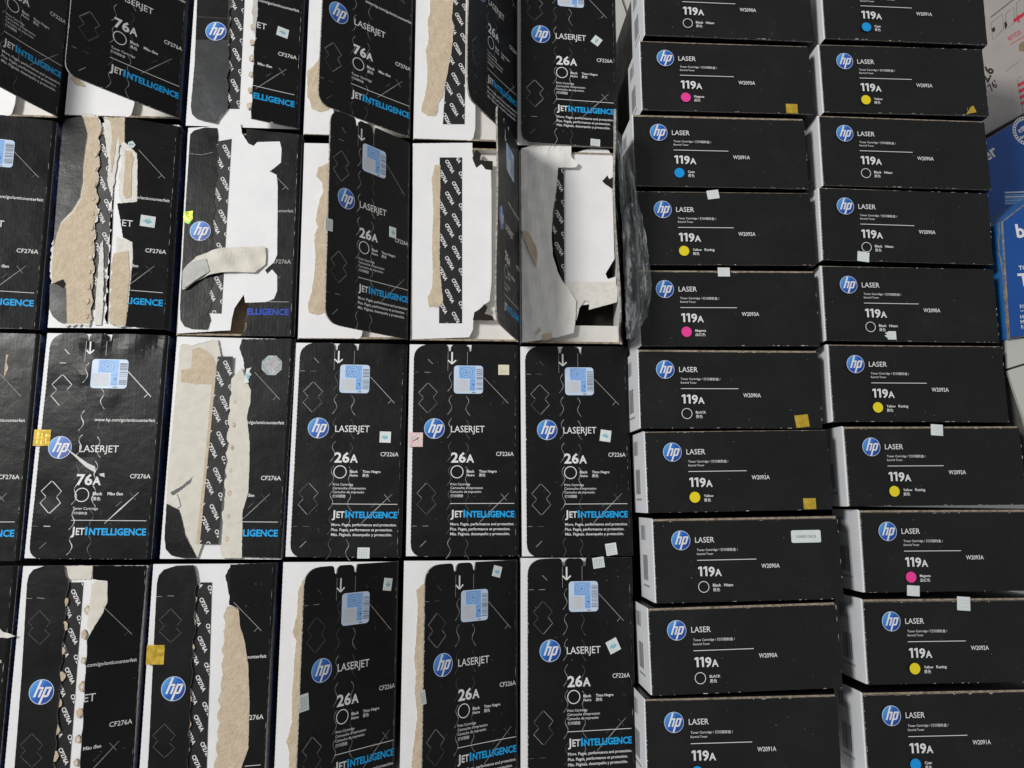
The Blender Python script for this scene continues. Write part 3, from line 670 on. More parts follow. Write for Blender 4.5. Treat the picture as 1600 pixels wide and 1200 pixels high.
LAB = {
'A0': 'black toner box cut by the top left corner, its open flap standing steep',
'A1': 'black box in the top row, cyan-lettered flap raised over white card, beside the corner box',
'A2': 'torn black box in the top row with grey sheen coloured in under its emblem',
'A3': 'top row black box, flap half open beside a rounded brown patch, no code strip showing',
'A4': 'top row black box, flap steeply open past a broad brown tear and black code strip',
'A5': 'closed black box in the top row, diamond-turned pale seal beside its name',
'B0': 'box cut by the left frame edge, beside the one with wide brown patch',
'B1': 'ripped black box with a wide brown peeled patch left of a grey code strip',
'B2': 'torn black box with cream paper tape stuck across its white inner flap',
'B3': 'box under a half open flap with white arrow, blue label and two small seals',
'B4': 'box with near upright flap, notched white inner card, narrow brown tear and code strip',
'B5': 'open box with wrinkled white lining, flap standing on edge next to the plastic film',
'C0': 'black box cut by the left frame edge, left of the creased glossy box',
'C1': 'closed glossy creased black box with gold foil seal and white gouge through its emblem',
'C2': 'torn box with a broad cream torn panel and an octagonal silver seal',
'C3': 'closed black box, right of the one with the octagonal seal',
'C4': 'closed black box with a pink hologram seal and a cream seal',
'C5': 'closed black box below the open wrinkled white lining, touching the flat boxes',
'D0': 'black box cut by the bottom left corner, only its right sliver showing',
'D1': 'torn black box in the bottom row, pale torn scrap beside its beaded code strip',
'D2': 'torn black box in the bottom row with gold foil seal and long brown peeled band',
'D3': 'bottom row box, flap lifted over a ragged brown tear, upright pale seal beside label',
'D4': 'bottom row box, flap lifted, tilted pale seal above and apart from its blue label',
'D5': 'closed black box in the bottom row, tilted pale seal right of its name',
'R10': 'flat black box cut by the top edge, open white ring mark',
'R11': 'flat black box with magenta dot and gold foil seal at lower right',
'R12': 'flat black box with cyan dot, directly under the magenta one with gold seal',
'R13': 'flat black box with yellow dot, pale seal on top edge, beside the plastic film',
'R14': 'flat black box with magenta dot and a pale seal on its top edge',
'R15': 'flat black box with open ring mark and a gold foil seal at lower right',
'R16': 'flat black box with yellow dot and a neat square gold seal at lower right',
'R17': 'flat black box with a rounded white number label at upper right',
'R18': 'flat black box with ring mark, directly under the one with the number label',
'R19': 'bottommost flat black box of the inner column, cut by the lower frame edge',
'R20': 'flat black box with cyan dot cut by the top frame edge, beside the white carton',
'R21': 'flat black box with yellow dot and a crumpled gold seal at lower right',
'R22': 'flat black box with ring mark, no seal, directly under the crumpled gold seal',
'R23': 'flat black box with ring mark and an untorn square pale seal under the ring',
'R24': 'flat black box with ring mark and a torn white seal at its bottom edge',
'R25': 'flat black box with yellow dot and no seal, beside the tiled floor',
'R26': 'flat black box with yellow dot, pale seal on top edge, directly above the magenta one',
'R27': 'flat black box with magenta dot and a white seal right under the dot',
'R28': 'flat black box with yellow dot and pale top seal, directly under the magenta one',
'R29': 'bottommost flat black box of the outer column, cut by the lower frame edge'}
BX = {}
for k_, (kind, cx, cy, deg) in POSE.items():
    bx = Box(k_, kind, cx, cy, deg, LIFT.get(k_, 0)); BX[k_] = bx
    tag(bx.root, LAB[k_], 'toner box', 'flat boxes stacked in two columns' if k_[0] == 'R' else 'tall toner boxes standing in rows')

# ---- the flat boxes (right)
SPEC = {'R10': ('W2090A', 'blackk'), 'R11': ('W2093A', 'magenta'), 'R12': ('W2091A', 'cyan'), 'R13': ('W2092A', 'yellowk'), 'R14': ('W2093A', 'magentak'), 'R15': ('W2090A', 'black'), 'R16': ('W2092A', 'yellow'), 'R17': ('W2090A', 'blackk'), 'R18': ('W2090A', 'black'), 'R19': ('W2091A', 'cyan'),
        'R20': ('W2091A', 'cyan'), 'R21': ('W2092A', 'yellow'), 'R22': ('W2090A', 'blackk'), 'R23': ('W2090A', 'blackk'), 'R24': ('W2090A', 'blackk'), 'R25': ('W2092A', 'yellowk'), 'R26': ('W2092A', 'yellowk'), 'R27': ('W2093A', 'magentak'), 'R28': ('W2092A', 'yellowk'), 'R29': ('W2091A', 'cyan')}
def barcode_me():
    rnd = random.Random(4); mb = MB()
    def bars(y0, y1, d0, d1):
        d = d0
        while d < d1:
            t = rnd.choice((.5, .9, 1.5)); mb.face([(0, y0, -d), (0, y1, -d), (0, y1, -d - t), (0, y0, -d - t)], 'ink_black'); d += t + rnd.choice((.9, 1.5, 2.2))
    bars(56, 70, 28, 44); bars(18, 42, 24, 42)
    for i in range(9): mb.face([(0, 12 + 0 * i, -(20 + i * 2.4)), (0, 14, -(20 + i * 2.4)), (0, 14, -(21.2 + i * 2.4)), (0, 12, -(21.2 + i * 2.4))], 'ink_grey')
    return mb.build('printed_barcode', mesh_only=True)
BAR = barcode_me()
for i, (k_, (code, colr)) in enumerate(SPEC.items()):
    bx = BX[k_]; W, H = bx.W, bx.H
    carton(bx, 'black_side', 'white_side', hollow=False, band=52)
    o = link('printed_barcode', BAR, bx.root); o.location = (0.15 * MM, 0, bx.top)
    rnd = random.Random(900 + i); dy = rnd.uniform(2.0, 3.8); sk = rnd.uniform(-.5, .5)
    pol = serr((1.1, H - dy), (1.1, .4), 1.7, -.3) + jag([(1.4, .4), (W - .4, .4 + sk * .4), (W - .3, H - dy + sk), (1.1, H - dy)], 5, .16, i, False)[1:]
    pol = [p for p in pol]
    ph = rnd.uniform(0, 6); am = rnd.uniform(.8, 2.2)
    def xf119(x, y, z, ph=ph, am=am, H=H): return (x, y, z + .25 * am * math.sin(x / 40 + ph) * (y / H) + .2 * am * math.sin(y / 22 + ph))
    fb = MB(); fb.prism(pol, 0, -1.5, 'black_matte', 'worn_edge', 'kraft')
    f = bx.part(fb, 'end_flap', xf=xf119, cuts=[('x', W * q / 8) for q in range(1, 8)] + [('y', H * q / 4) for q in range(1, 4)])
    bx.flap_xf = xf119
    link('printed_emblem', cached(('e119',), lambda: logo_mb(26.1, 57.0, 8.9).build('printed_emblem', xf=lambda x, y, z: (x, y, z + .9), mesh_only=True)), f)
    for nm, pm in cached(('l119', code, colr), lambda: [(nm, q.build(nm, xf=lambda x, y, z: (x, y, z + .9), mesh_only=True)) for nm, q in print119(code, colr).d.items()]): link(nm, pm, f)
    scuff_mb(pol, 50 + i, 46, W, H, 9).build('worn_spots', f, xf=lambda x, y, z: xf119(x, y, z + .2))
    bx.flap_obj = f
for k_, a in {'R11': [(1237, 170, 20, 17, 0, 'gold')], 'R12': [], 'R21': [(1516, 172, 19, 12, 12, 'gold', [(-1, -1), (1, -1), (.8, 1.1), (.3, .9)])], 'R13': [(1114, 304, 20, 15, 8, 'paper')],
              'R14': [(1131, 425, 20, 15, 0, 'paper')], 'R15': [(1253, 658, 22, 20, 6, 'gold')], 'R16': [(1265, 787, 20, 17, 0, 'gold')], 'R23': [(1349, 401, 20, 17, -6, 'paper')],
              'R24': [(1391, 524, 20, 14, 0, 'paper', [(-.4, -1), (1, -1), (1, 1), (-.2, 1), (-.9, .5), (-.5, .2), (-1, -.1), (-.5, -.5)])], 'R26': [(1463, 672, 20, 18, -4, 'paper')],
              'R27': [(1427, 923, 20, 16, -4, 'paper')], 'R28': [(1505, 943, 21, 21, -4, 'paper')]}.items():
    for st in a: sticker(BX[k_], *st[:6], on=BX[k_].flap_obj, poly=st[6] if len(st) > 6 else None)
x, y = BX['R17'].loc(1259, 838); mb = MB(); mb.prism(rrect(x - 14.3, y - 5.8, x + 14.3, y + 5.8, 1.6), .7, .2, 'seal_white', 'seal_white')
mb.text('1040012415', x - 9.5, y - 1.4, 'ink_grey', width=19, cap=2.6, z=.78); mb.build('number_label', BX['R17'].flap_obj)

# ---- tall boxes that are closed
def closed(k_, seed, **kw):
    bx = BX[k_]; carton(bx, 'black_side' if bx.kind == '26' else 'navy_side', 'white_side', hollow=False); white_panel(bx, -1.52); return flap(bx, seed, **kw)
for k_, sd in (('A5', 11), ('C3', 12), ('C4', 13), ('C5', 14), ('D5', 15)): closed(k_, sd, k=1.0 if k_ != 'C3' else 1.2)
closed('B0', 21, qr='whole'); closed('C0', 22, qr=None); closed('D0', 23, qr=None)
def dents(x, y):
    z = 0
    for cx, cy, r, h in ((48, 196, 10, 1.4), (38, 190, 6, -1.2), (62, 199, 8, -1.0), (80, 196, 14, .9), (16, 152, 14, -.9), (16, 56, 12, -.8), (38, 165, 6, .8), (60, 145, 8, .6), (100, 200, 8, -1.5), (45, 90, 9, -.8), (90, 190, 9, -.6)):
        z += h * math.exp(-((x - cx) ** 2 + (y - cy) ** 2) / (r * r))
    return z
f = closed('C1', 24, mat='black_gloss', k=1.9, cutmat='scuff_bright', warp=dents, scuffs=90)  # cut lines coloured brighter to add highlights
mb = MB(); bx = BX['C1']                                             # white gouge across the emblem
g = bx.L([(100, 695), (108, 704), (118, 712), (126, 719), (136, 727), (146, 732), (150, 738)])
mb.ribbon(g, [1.4, .8, 1.6, 2.6, 3.6, 4.6, .5], .5, 'scuff_bright'); mb.poly(jag(bx.L([(155, 740), (163, 739), (164, 746), (158, 744)]), 1, .4), .5, 'scuff_bright')
mb.build('scraped_gouge', f, xf=bx.flap_xf)

rim_layer(BX['B0'], 'torn_paper', [(-20, 228), (4, 228), (14, 236), (17, 246), (11, 255), (9, 262), (2, 268), (-20, 272)], 'torn_edge', 2.6, .8, 6)
layer(BX['B0'], 'peeled_kraft', [(-20, 230), (3, 231), (11, 237), (14, 246), (9, 253), (7, 260), (0, 265), (-20, 268)], 'kraft', 3.0, .6, seed=31)
layer(BX['C0'], 'peeled_kraft', [(-20, 546), (6, 550), (13, 555), (10, 566), (13, 575), (6, 590), (0, 606), (-20, 622)], 'kraft', 1.4, .8, seed=32)
layer(BX['D0'], 'torn_paper', [(-20, 980), (-2, 982), (6, 988), (14, 990), (24, 994), (12, 997), (2, 996), (-20, 1004)], 'torn_edge', 1.4, .5, seed=33)
# ---- tall boxes with the flap standing open
def opened(k_, seed, full=False, right=.58, **kw):
    bx = BX[k_]; carton(bx, 'black_side' if bx.kind == '26' else 'navy_side', 'white_side'); white_panel(bx, -3.0, full, right); return flap(bx, seed, **kw)
opened('A0', 31, curl=2, qr=None, wave=1.0, shift=(2, 4)); opened('A1', 32, curl=1, wave=.8, qr=None, shift=(2.5, -2)); BX['A3'].kind = '76'; BX['A3'].W = 105.0; opened('A3', 33, curl=1, qr=None, wave=.6, shift=(-.8, -2))
opened('A4', 34, curl=2, qr=None, wave=1.0, shift=(3, 0)); opened('B3', 35, curl=1, outline=flap_outline(104, 198.2, True, 8.0), shift=(2.4, 0))
opened('D3', 36, full=True, curl=1, outline=flap_outline(104, 198.2, True, 8.0), shift=(2.4, -3)); opened('D4', 37, full=True, curl=2.5, outline=flap_outline(104, 198.2, True, 8.0), shift=(2, -3))
BX['A3'].root  # brown peeled patches under the open flaps
layer(BX['A3'], 'peeled_kraft', [(506, 0), (504, 40), (503, 70), (497, 95), (488, 105), (480, 110), (480, 150), (484, 158), (487, 170), (500, 175), (512, 172), (517, 165), (520, 120), (520, 0)], 'kraft', -2.4, .6, seed=5)
layer(BX['A4'], 'peeled_kraft', [(672, 0), (672, 20), (668, 32), (670, 60), (665, 80), (668, 110), (667, 130), (664, 150), (659, 165), (658, 174), (668, 181), (680, 181), (684, 172), (685, 160), (692, 150), (698, 120), (704, 90), (710, 40), (706, 30), (708, 0)], 'kraft', -2.4, .6, seed=6)
code_strip(BX['A4'], [(706, -40), (728, -40), (726, 194), (692, 194)], 'CF226A', -2.7, 3)
code_strip(BX['A3'], [(522, 150), (560, 150), (556, 182), (521, 182)], 'CF276A', -2.7, 3)
layer(BX['B3'], 'peeled_kraft', [(530, 253), (508, 256), (497, 262), (494, 275), (503, 285), (505, 300), (500, 310), (497, 325), (493, 345), (497, 355), (491, 367), (493, 400), (491, 430), (487, 455), (481, 475), (482, 488), (495, 492), (508, 488), (530, 486)], 'kraft', -2.4, .6, seed=7)
layer(BX['D3'], 'peeled_kraft', [(474, 905), (469, 915), (466, 925), (464, 960), (457, 988), (463, 1000), (459, 1040), (456, 1090), (456, 1130), (447, 1160), (452, 1175), (450, 1240), (520, 1240), (520, 905)], 'kraft', -2.4, .6, seed=8)
layer(BX['D4'], 'peeled_kraft', [(662, 912), (650, 922), (653, 945), (650, 1000), (647, 1030), (650, 1050), (648, 1080), (652, 1120), (648, 1150), (643, 1190), (643, 1240), (700, 1240), (700, 912)], 'kraft', -2.4, .6, seed=9)
layer(BX['A1'], 'peeled_kraft', [(110, 122), (120, 120), (135, 135), (128, 135), (118, 132)], 'kraft', -2.4, .5, seed=9)

# B4: near upright flap, notched white inner flap
bx = BX['B4']; carton(bx, 'black_side', 'white_side')
lo = MB(); lo.prism([(3, 3), (101, 3), (101, 195), (3, 195)], -11, -13, 'inner_white', 'kraft_edge'); bx.part(lo, 'dust_flap')
layer(bx, 'inner_flap', [(645, 224), (738, 223), (738, 236), (740, 248), (748, 254), (758, 250), (767, 262), (768, 300), (768, 440), (765, 470), (757, 476), (748, 484), (742, 488), (740, 495), (739, 515), (733, 527), (644, 530)], 'white_card', -3, 1.5, 'kraft_edge', 2, .12)
layer(bx, 'slot_shade', [(738, 247), (744, 234), (752, 240), (750, 250), (770, 252), (770, 266), (758, 264), (752, 256), (744, 262)], 'void_shade', -2.6, .2, 'void_shade', 2, .2)  # dark patch painted as the shade in the slot
layer(bx, 'slot_shade', [(739, 500), (741, 488), (750, 483), (757, 475), (762, 480), (757, 490), (770, 494), (772, 501)], 'void_shade', -2.6, .2, 'void_shade', 2, .2)
layer(bx, 'peeled_kraft', [(680, 257), (688, 258), (687, 420), (692, 470), (686, 480), (670, 479), (668, 465), (675, 450), (676, 430), (675, 380), (677, 330), (676, 300), (674, 280)], 'kraft', -2.4, .6, seed=4)
code_strip(bx, [(687, 246), (722, 246), (722, 505), (686, 505)], 'CF276A', -2.7, 5)
bx.kind = '76'; opened_f = None
def b4flap():
    bx.W, bx.H = 104.0, 198.2
    return flap(bx, 38, curl=1, qr='whole', wave=.8, outline=flap_outline(104, 198.2, True, 9.0), shift=(2, -3))
b4flap(); bx.kind = '26'

# B5: wrinkled lining, flap on edge
bx = BX['B5']; bx.W = 99.0; carton(bx, 'black_side', 'white_side')
lo = MB(); lo.prism([(3, 3), (96, 3), (96, 20), (3, 20)], -8, -10, 'inner_white', 'kraft_edge'); bx.part(lo, 'dust_flap')
lo = MB(); lo.prism([(3, 120), (96, 120), (96, 195), (3, 195)], -14, -16, 'inner_white', 'kraft_edge'); bx.part(lo, 'dust_flap')
layer(bx, 'cavity_shade', [(816, 236), (960, 238), (969, 532), (817, 530)], 'void_shade', -26, 1, 'void_shade', 1, .1)  # near-black sheet added for the darkness down in the cavity
layer(bx, 'inner_flap', [(880, 245), (911, 235), (925, 232), (950, 234), (958, 245), (957, 300), (960, 405), (952, 418), (946, 428), (950, 436), (962, 432), (964, 470), (900, 478), (882, 440)], 'white_card', -4, 1.5, 'kraft_edge', 3, .15)
layer(bx, 'cross_flap', [(880, 442), (905, 441), (962, 440), (965, 452), (964, 472), (935, 480), (920, 484), (921, 472), (914, 469), (905, 482), (901, 500), (880, 500)], 'torn_edge', -2.6, 1.0, 'kraft_edge', 4, .15)
pl = bx.L([(814, 232), (850, 222), (888, 218), (892, 226), (892, 240), (893, 246), (904, 256), (900, 262), (872, 262), (869, 300), (864, 330), (862, 370), (864, 400), (872, 425), (880, 440), (890, 452), (900, 470), (899, 505), (896, 520), (870, 527), (838, 532), (816, 535)], 0)
mb = MB(); mb.prism(jag(pl, 2, .2, 5), 0, -1.2, 'lining_paper', 'torn_edge', 'inner_white')
def wr(x, y, z): return (x, y, z - .6 + .7 * math.exp(-((x - 16 + 4 * math.sin(y / 40)) / 9) ** 2) + .28 * math.sin(x / 2.3 + y / 13) + .3 * math.sin(y / 5 - x / 4) + .25 * math.sin(y / 2.7 + x / 6) + 2.0 * max(0, (y - 150) / 48) * min(1, x / 40))
bx.part(mb, 'wrinkled_lining', xf=wr, cuts=[('x', q) for q in range(4, 60, 4)] + [('y', q) for q in range(8, 200, 8)])
layer(bx, 'slot_shade', [(941, 283), (949, 274), (952, 280), (958, 276), (959, 297), (951, 291), (946, 288)], 'void_shade', -3.6, .2, 'void_shade', 2, .2)
code_strip(bx, [(868, 250), (881, 250), (882, 442), (881, 444), (874, 420), (866, 390), (864, 350), (868, 330)], 'CF276A', -1.6, 7)
layer(bx, 'peeled_kraft', [(815, 360), (826, 362), (838, 385), (840, 400), (838, 416), (830, 400), (820, 376)], 'kraft', 2.2, 3, seed=11)
layer(bx, 'peeled_kraft', [(848, 522), (862, 520), (864, 528), (849, 532)], 'kraft', 1.6, 3, seed=12); layer(bx, 'peeled_kraft', [(836, 522), (844, 511), (846, 516), (839, 523)], 'kraft', 1.8, 3, seed=13)
flap(bx, 39, curl=2, qr=None, wave=1.6, outline=jag(flap_outline(99, 198.2, False, 1.0), 2.5, .35, 3))
mb = MB(); mb.ribbon([(4, 30), (2.5, 60), (4.5, 90), (3, 120)], 3.2, -1.7, 'kraft'); mb.ribbon([(3, 110), (4.6, 150), (3, 185)], 2.6, -1.8, 'torn_edge'); mb.build('frayed_ply', bx.flap_obj, xf=bx.flap_xf)

# A2: torn tear strip, right part raised
bx = BX['A2']; carton(bx, 'navy_side', 'white_side'); white_panel(bx, -3.0)
edgeR = scal((360, -60), (352, 172), 9, -6.5)
layer(bx, 'torn_flap_half', [(311, -60), (308, 0), (304, 100), (298, 165), (300, 178), (306, 184), (318, 188), (338, 192), (342, 184)] + edgeR[::-1], 'grey_sheen', -.4, 1.4, 'worn_edge', 6, .15)
layer(bx, 'flap_print_patch', [(310, -60), (307, 25), (356, 28), (358, -60)], 'black_print', -.25, .4, 'worn_edge', 6, .1)
layer(bx, 'flap_print_patch', [(307, 27), (306, 62), (355, 62), (356, 29)], 'black_print', -.25, .4, 'worn_edge', 6, .1)
x, y = bx.loc(337.5, 49); logo_mb(x, y, 10.0).build('printed_emblem', bx.root, loc=(0, 0, bx.top))
code_strip(bx, [(362, -60), (385, -60), (374, 170), (349, 170)], 'CF276A', -2.7, 2)
nubs(bx, edge_nubs((360, -20), (350, 180), 10), -2.3, 3, 2.6); nubs(bx, edge_nubs((397, 5), (389, 178), 7), -2.0, 4, 3.2)
bx2 = bx; W, H = bx.W, bx.H
fe = jag(bx.FL(scal((410, -60), (400, 60), 3, 2.0) + scal((399, 62), (394, 182), 4, 2.4)), 2, .2, 3, False)
flap(bx, 40, curl=2, outline=[(W, H - .5), (W - 1, H), (fe[0][0], H)] + [q for q in fe if q[1] < H] + [(fe[-1][0], .3), (W - 1, .2), (W, .4)], logo=False, qr=None, arrow=False, name='torn_flap_half')
layer(bx, 'torn_paper', [(398, -60), (411, -60), (411, 0), (407, 30), (401, 60), (396, 50), (395, 20)], 'grey_paper', 1.2, .6, seed=21)

# B1: wide peeled patch
bx = BX['B1']; carton(bx, 'navy_side', 'white_side'); white_panel(bx, -3.0)
f = flap(bx, 41, outline=jag(bx.FL([(284, 198), (265, 515), (196, 510), (200, 480), (202, 458), (205, 430), (208, 402), (207, 378), (192, 371), (186, 335), (183, 318), (203, 316), (214, 315), (215, 262), (214, 240), (203, 228), (195, 222), (195, 183)]), 1.6, .3, 4), logo=False, qr=None, arrow=False, name='torn_flap_half')
kr = [(128, 182), (152, 183)] + scal((154, 190), (139, 505), 12, -8.0) + [(103, 505), (103, 455), (99, 440), (82, 443), (81, 420), (84, 385), (93, 352), (114, 332), (127, 310), (130, 290), (130, 262), (133, 235), (137, 215), (134, 200)]
rim_layer(bx, 'torn_paper', kr, 'torn_edge', -.9, 3.0, 5)
layer(bx, 'peeled_kraft', kr, 'kraft', -.6, 1.6, 'kraft_dark', 7, .25)
layer(bx, 'torn_flap_half', [(98, 196), (103, 186), (124, 182), (129, 183), (133, 198), (136, 208), (133, 230), (129, 262), (128, 285), (124, 308), (112, 328), (94, 346), (87, 365), (83, 385), (88, 320), (94, 240)], 'black_print', 0, 1.5, 'torn_edge', 8, .2)
layer(bx, 'torn_flap_half', [(78, 444), (99, 438), (103, 452), (104, 505), (92, 503), (82, 494), (77, 482)], 'black_gloss', -.2, 1.4, 'torn_edge', 9, .2)
mb = MB(); mb.prism(jag(bx.L([(82, 443), (98, 436), (102, 444), (98, 450), (90, 445)], .4), 1.5, .2, 3), .1, -.3, 'void_shade', 'void_shade'); bx.part(mb, 'hole_shade')
code_strip(bx, [(148, 208), (183, 212), (168, 484), (132, 484)], 'CF276A', -2.5, 8)
st = [(163, 185), (188, 186), (184, 235), (178, 285), (172, 300), (168, 280), (170, 245), (164, 215)]
rim_layer(bx, 'torn_paper', st, 'torn_edge', -1.6, 1.5, 6); layer(bx, 'torn_paper', [(172, 188), (186, 188), (180, 235), (174, 270), (172, 240), (175, 215)], 'kraft', -1.2, .6, seed=22)
layer(bx, 'torn_paper', [(157, 380), (161, 375), (162, 430), (161, 480), (158, 508), (148, 508), (149, 470), (153, 425)], 'torn_edge', -1.6, .7, seed=23)
wb = scal((181, 215), (167, 505), 12, 8.0)
layer(bx, 'strip_margin', wb + [(163, 505), (176, 300), (182, 215)], 'white_card', -1.8, .8, 'torn_edge', 3, .1)
kl = [(190, 226), (203, 226), (213, 236), (215, 262), (214, 312), (206, 320), (191, 316), (187, 300), (191, 260)]
rim_layer(bx, 'torn_paper', kl, 'torn_edge', .1, 2.4, 8)
layer(bx, 'peeled_kraft', [(195, 235), (204, 236), (209, 246), (206, 262), (205, 308), (196, 310), (192, 300), (195, 262)], 'kraft', .5, .8, 'kraft_dark', 9, .2)
layer(bx, 'peeled_kraft', [(160, 184), (195, 183), (194, 222), (186, 228), (183, 205), (176, 190)], 'kraft', -.8, .8, seed=14)
kl2 = [(178, 396), (200, 392), (203, 430), (199, 465), (197, 508), (174, 507)] + scal((171, 505), (177, 400), 4, -6.0)
rim_layer(bx, 'torn_paper', [(182, 372), (207, 380), (207, 402), (205, 445), (201, 480), (199, 508), (180, 508)], 'torn_edge', -.1, 1.5, 9)
layer(bx, 'peeled_kraft', kl2, 'kraft', .3, .8, 'kraft_dark', 10, .2)
nubs(bx, edge_nubs((150, 230), (135, 505), 12), -.5, 5, 2.6)
sticker(bx, 231, 346, 21, 18, -3, 'teal', on=f, lift=True); sticker(bx, 205, 226, 12, 12, 20, 'teal', on=f, lift=True, poly=[(-1, -.6), (.2, -1), (1, -.3), (.6, .9), (-.5, .7)])

# B2: white inner flap on top, cream tape
bx = BX['B2']; carton(bx, 'navy_side', 'white_side'); bx.lift = 0
lo = MB(); lo.prism([(3, 3), (106, 3), (106, 201), (3, 201)], -14, -16, 'kraft_dark', 'kraft_edge'); bx.part(lo, 'dust_flap')
flap(bx, 42, outline=[(109, 1), (109, 203)] + jag(bx.L([(420, 204), (384, 200), (384, 440)]) + scal(bx.loc(386, 472), bx.loc(380, 520), 3, 3.5), 2, .2, 3, False) + [(60, 1)], logo=False, qr=None, arrow=False, name='torn_flap_half', drop=1.6, shaded=True, scuffs=20)
layer(bx, 'inner_flap', [(294, 200), (338, 197), (376, 193), (378, 208), (388, 224), (396, 228), (402, 222), (437, 221), (440, 232), (439, 254), (428, 263), (421, 268), (432, 273), (434, 290), (433, 398), (428, 410), (414, 422), (418, 428), (425, 421), (433, 430), (433, 455), (428, 467), (415, 472), (383, 473), (381, 460), (374, 470), (366, 482), (362, 500), (360, 516), (277, 521)], 'white_card', -.9, .6, 'kraft_edge', 5, .12)
le = scal((339, 200), (324, 515), 11, -7.0)
layer(bx, 'torn_flap_half', [(297, 210), (303, 204), (320, 199)] + le + [(300, 514), (288, 510), (282, 500), (281, 480), (288, 350)], 'black_print', 0, 1.5, 'worn_edge', 6, .1)
mb = MB(); mb.ribbon(bx.L([(297, 240), (315, 242), (333, 238)]), .4, .2, 'scuff'); 
for q in (cuts_mb(bx.W, bx.H, 77, 'scuff_faint'),): mb.V0 = 0
bx.part(mb, 'die_cut_lines')
x, y = bx.loc(313, 361); logo_mb(x, y, 9.6).build('printed_emblem', bx.root, loc=(0, 0, bx.top))
code_strip(bx, [(339, 221), (362, 217), (346, 490), (322, 489)], 'CF276A', -.6, 9)
nubs(bx, edge_nubs((335, 240), (320, 505), 9), -1.2, 6, 2.6)
tp = bx.L([(284, 452), (285, 424), (292, 412), (306, 400), (330, 391), (350, 386), (380, 385), (413, 384), (415, 398), (414, 412), (398, 425), (370, 424), (345, 425), (325, 430), (305, 439), (290, 450)], 3)
mb = MB(); mb.prism(jag(tp, 2.5, .2, 4), 3, 2.3, 'cream_paper', 'cream_paper')
bx.part(mb, 'paper_tape', xf=lambda x, y, z: (x, y, z - 1.6 + 2.0 * math.exp(-((x - 35) / 12) ** 2) + .7 * math.sin(x / 3.5 + y / 5) + .5 * math.sin(y / 3 - x / 9)), cuts=[('x', q) for q in range(4, 90, 3)] + [('y', q) for q in range(54, 110, 4)])
tg = bx.L([(285, 451), (286, 425), (296, 411), (322, 404), (328, 424), (306, 438), (292, 449)], 3)
mb = MB(); mb.prism(jag(tg, 2, .2, 4), 4.2, 3.9, 'grey_paper', 'grey_paper'); bx.part(mb, 'tape_backing')
sticker(bx, 294, 340, 15, 22, 0, 'green', poly=[(-1, .8), (.9, 1), (1, -.2), (.3, -1), (-.8, -.7)])
mb = MB(); mb.prism(bx.L([(414, 424), (408, 421), (416, 414), (428, 410), (432, 402), (433, 430), (424, 422)], -2), -2.0, -2.3, 'void_shade', 'void_shade'); bx.part(mb, 'slot_shade')

# C2: broad cream tear
bx = BX['C2']; carton(bx, 'navy_side', 'white_side'); white_panel(bx, -3.0)
rg = [(378, 530), (374, 545), (380, 560), (384, 590), (393, 610), (391, 630), (386, 650), (390, 690), (390, 720), (388, 770), (379, 800), (378, 870)]
f = flap(bx, 43, outline=jag(bx.FL([(461, 529), (439, 872)] + rg[::-1]), 1.8, .35, 5), logo=False, qr=None, arrow=False, name='torn_flap_half')
cl = [(281, 540), (300, 532), (340, 531), (345, 556)] + scal((343, 590), (316, 850), 10, -7.0) + [(308, 872), (300, 855), (290, 835), (285, 812), (280, 796), (260, 786), (262, 740), (272, 640)]
layer(bx, 'torn_cream_panel', cl, 'cream_paper', -.6, 1.4, 'torn_edge', 11, .25)
kq = [(300, 546), (312, 543), (325, 549), (333, 558), (338, 572), (338, 590), (330, 600), (305, 600), (283, 596), (283, 578), (298, 576), (300, 560)]
layer(bx, 'peeled_kraft', kq, 'kraft', -.3, .6, 'kraft_dark', 12, .3)
layer(bx, 'kraft_margin', [(331, 600)] + scal((342, 590), (316, 850), 10, -7.0) + [(306, 850), (318, 740)], 'kraft', -.35, .5, 'kraft_dark', 12, .2)
layer(bx, 'torn_flap_half', [(260, 787), (280, 797), (285, 814), (290, 838), (300, 856), (308, 872), (288, 872), (268, 868), (259, 858), (257, 840)], 'black_print', 0, 1.5, 'torn_edge', 13, .2)
layer(bx, 'paper_crack', [(266, 770), (280, 762), (296, 750), (302, 743), (298, 754), (284, 765), (270, 775)], 'ink_grey', -.45, .3, seed=24)
layer(bx, 'torn_paper', [(262, 778), (276, 772), (282, 790), (276, 794)], 'torn_edge', .5, .6, seed=25)
code_strip(bx, [(340, 557), (364, 557), (341, 850), (312, 850)], 'CF276A', -.2, 10)
cr = scal((363, 590), (348, 872), 11, 7.0) + [(378, 872), (379, 800), (388, 770), (390, 720), (390, 690), (386, 650), (391, 630), (392, 610), (384, 592), (378, 575)]
layer(bx, 'torn_cream_panel', cr, 'cream_paper', -.3, 1.4, 'kraft_dark', 14, .15)
nubs(bx, edge_nubs((368, 610), (354, 860), 7), -.5, 7, 2.4)
x, y = bx.fl(425, 571); mb = MB(); mb.prism([(x + 10 * math.cos(R(22.5 + 45 * i)), y + 10 * math.sin(R(22.5 + 45 * i))) for i in range(8)], .6, .2, 'silver_seal', 'silver_seal')
for i in range(20): mb.ribbon([(x + 2 * math.cos(i * .314), y + 2 * math.sin(i * .314)), (x + 6.5 * math.cos(i * .314), y + 6.5 * math.sin(i * .314))], .4, .65, 'seal_red' if i % 2 else 'label_grey')
mb.build('paper_seal', f, xf=bx.flap_xf)
sticker(bx, 388, 587, 11, 26, 0, 'teal', poly=[(-1, -1), (.3, -.8), (-.1, -.2), (.9, .1), (.2, .5), (.8, 1), (-.6, .8)])
layer(bx, 'torn_paper', [(279, 536), (300, 530), (340, 529), (300, 540)], 'white_card', -.2, .5, seed=26)

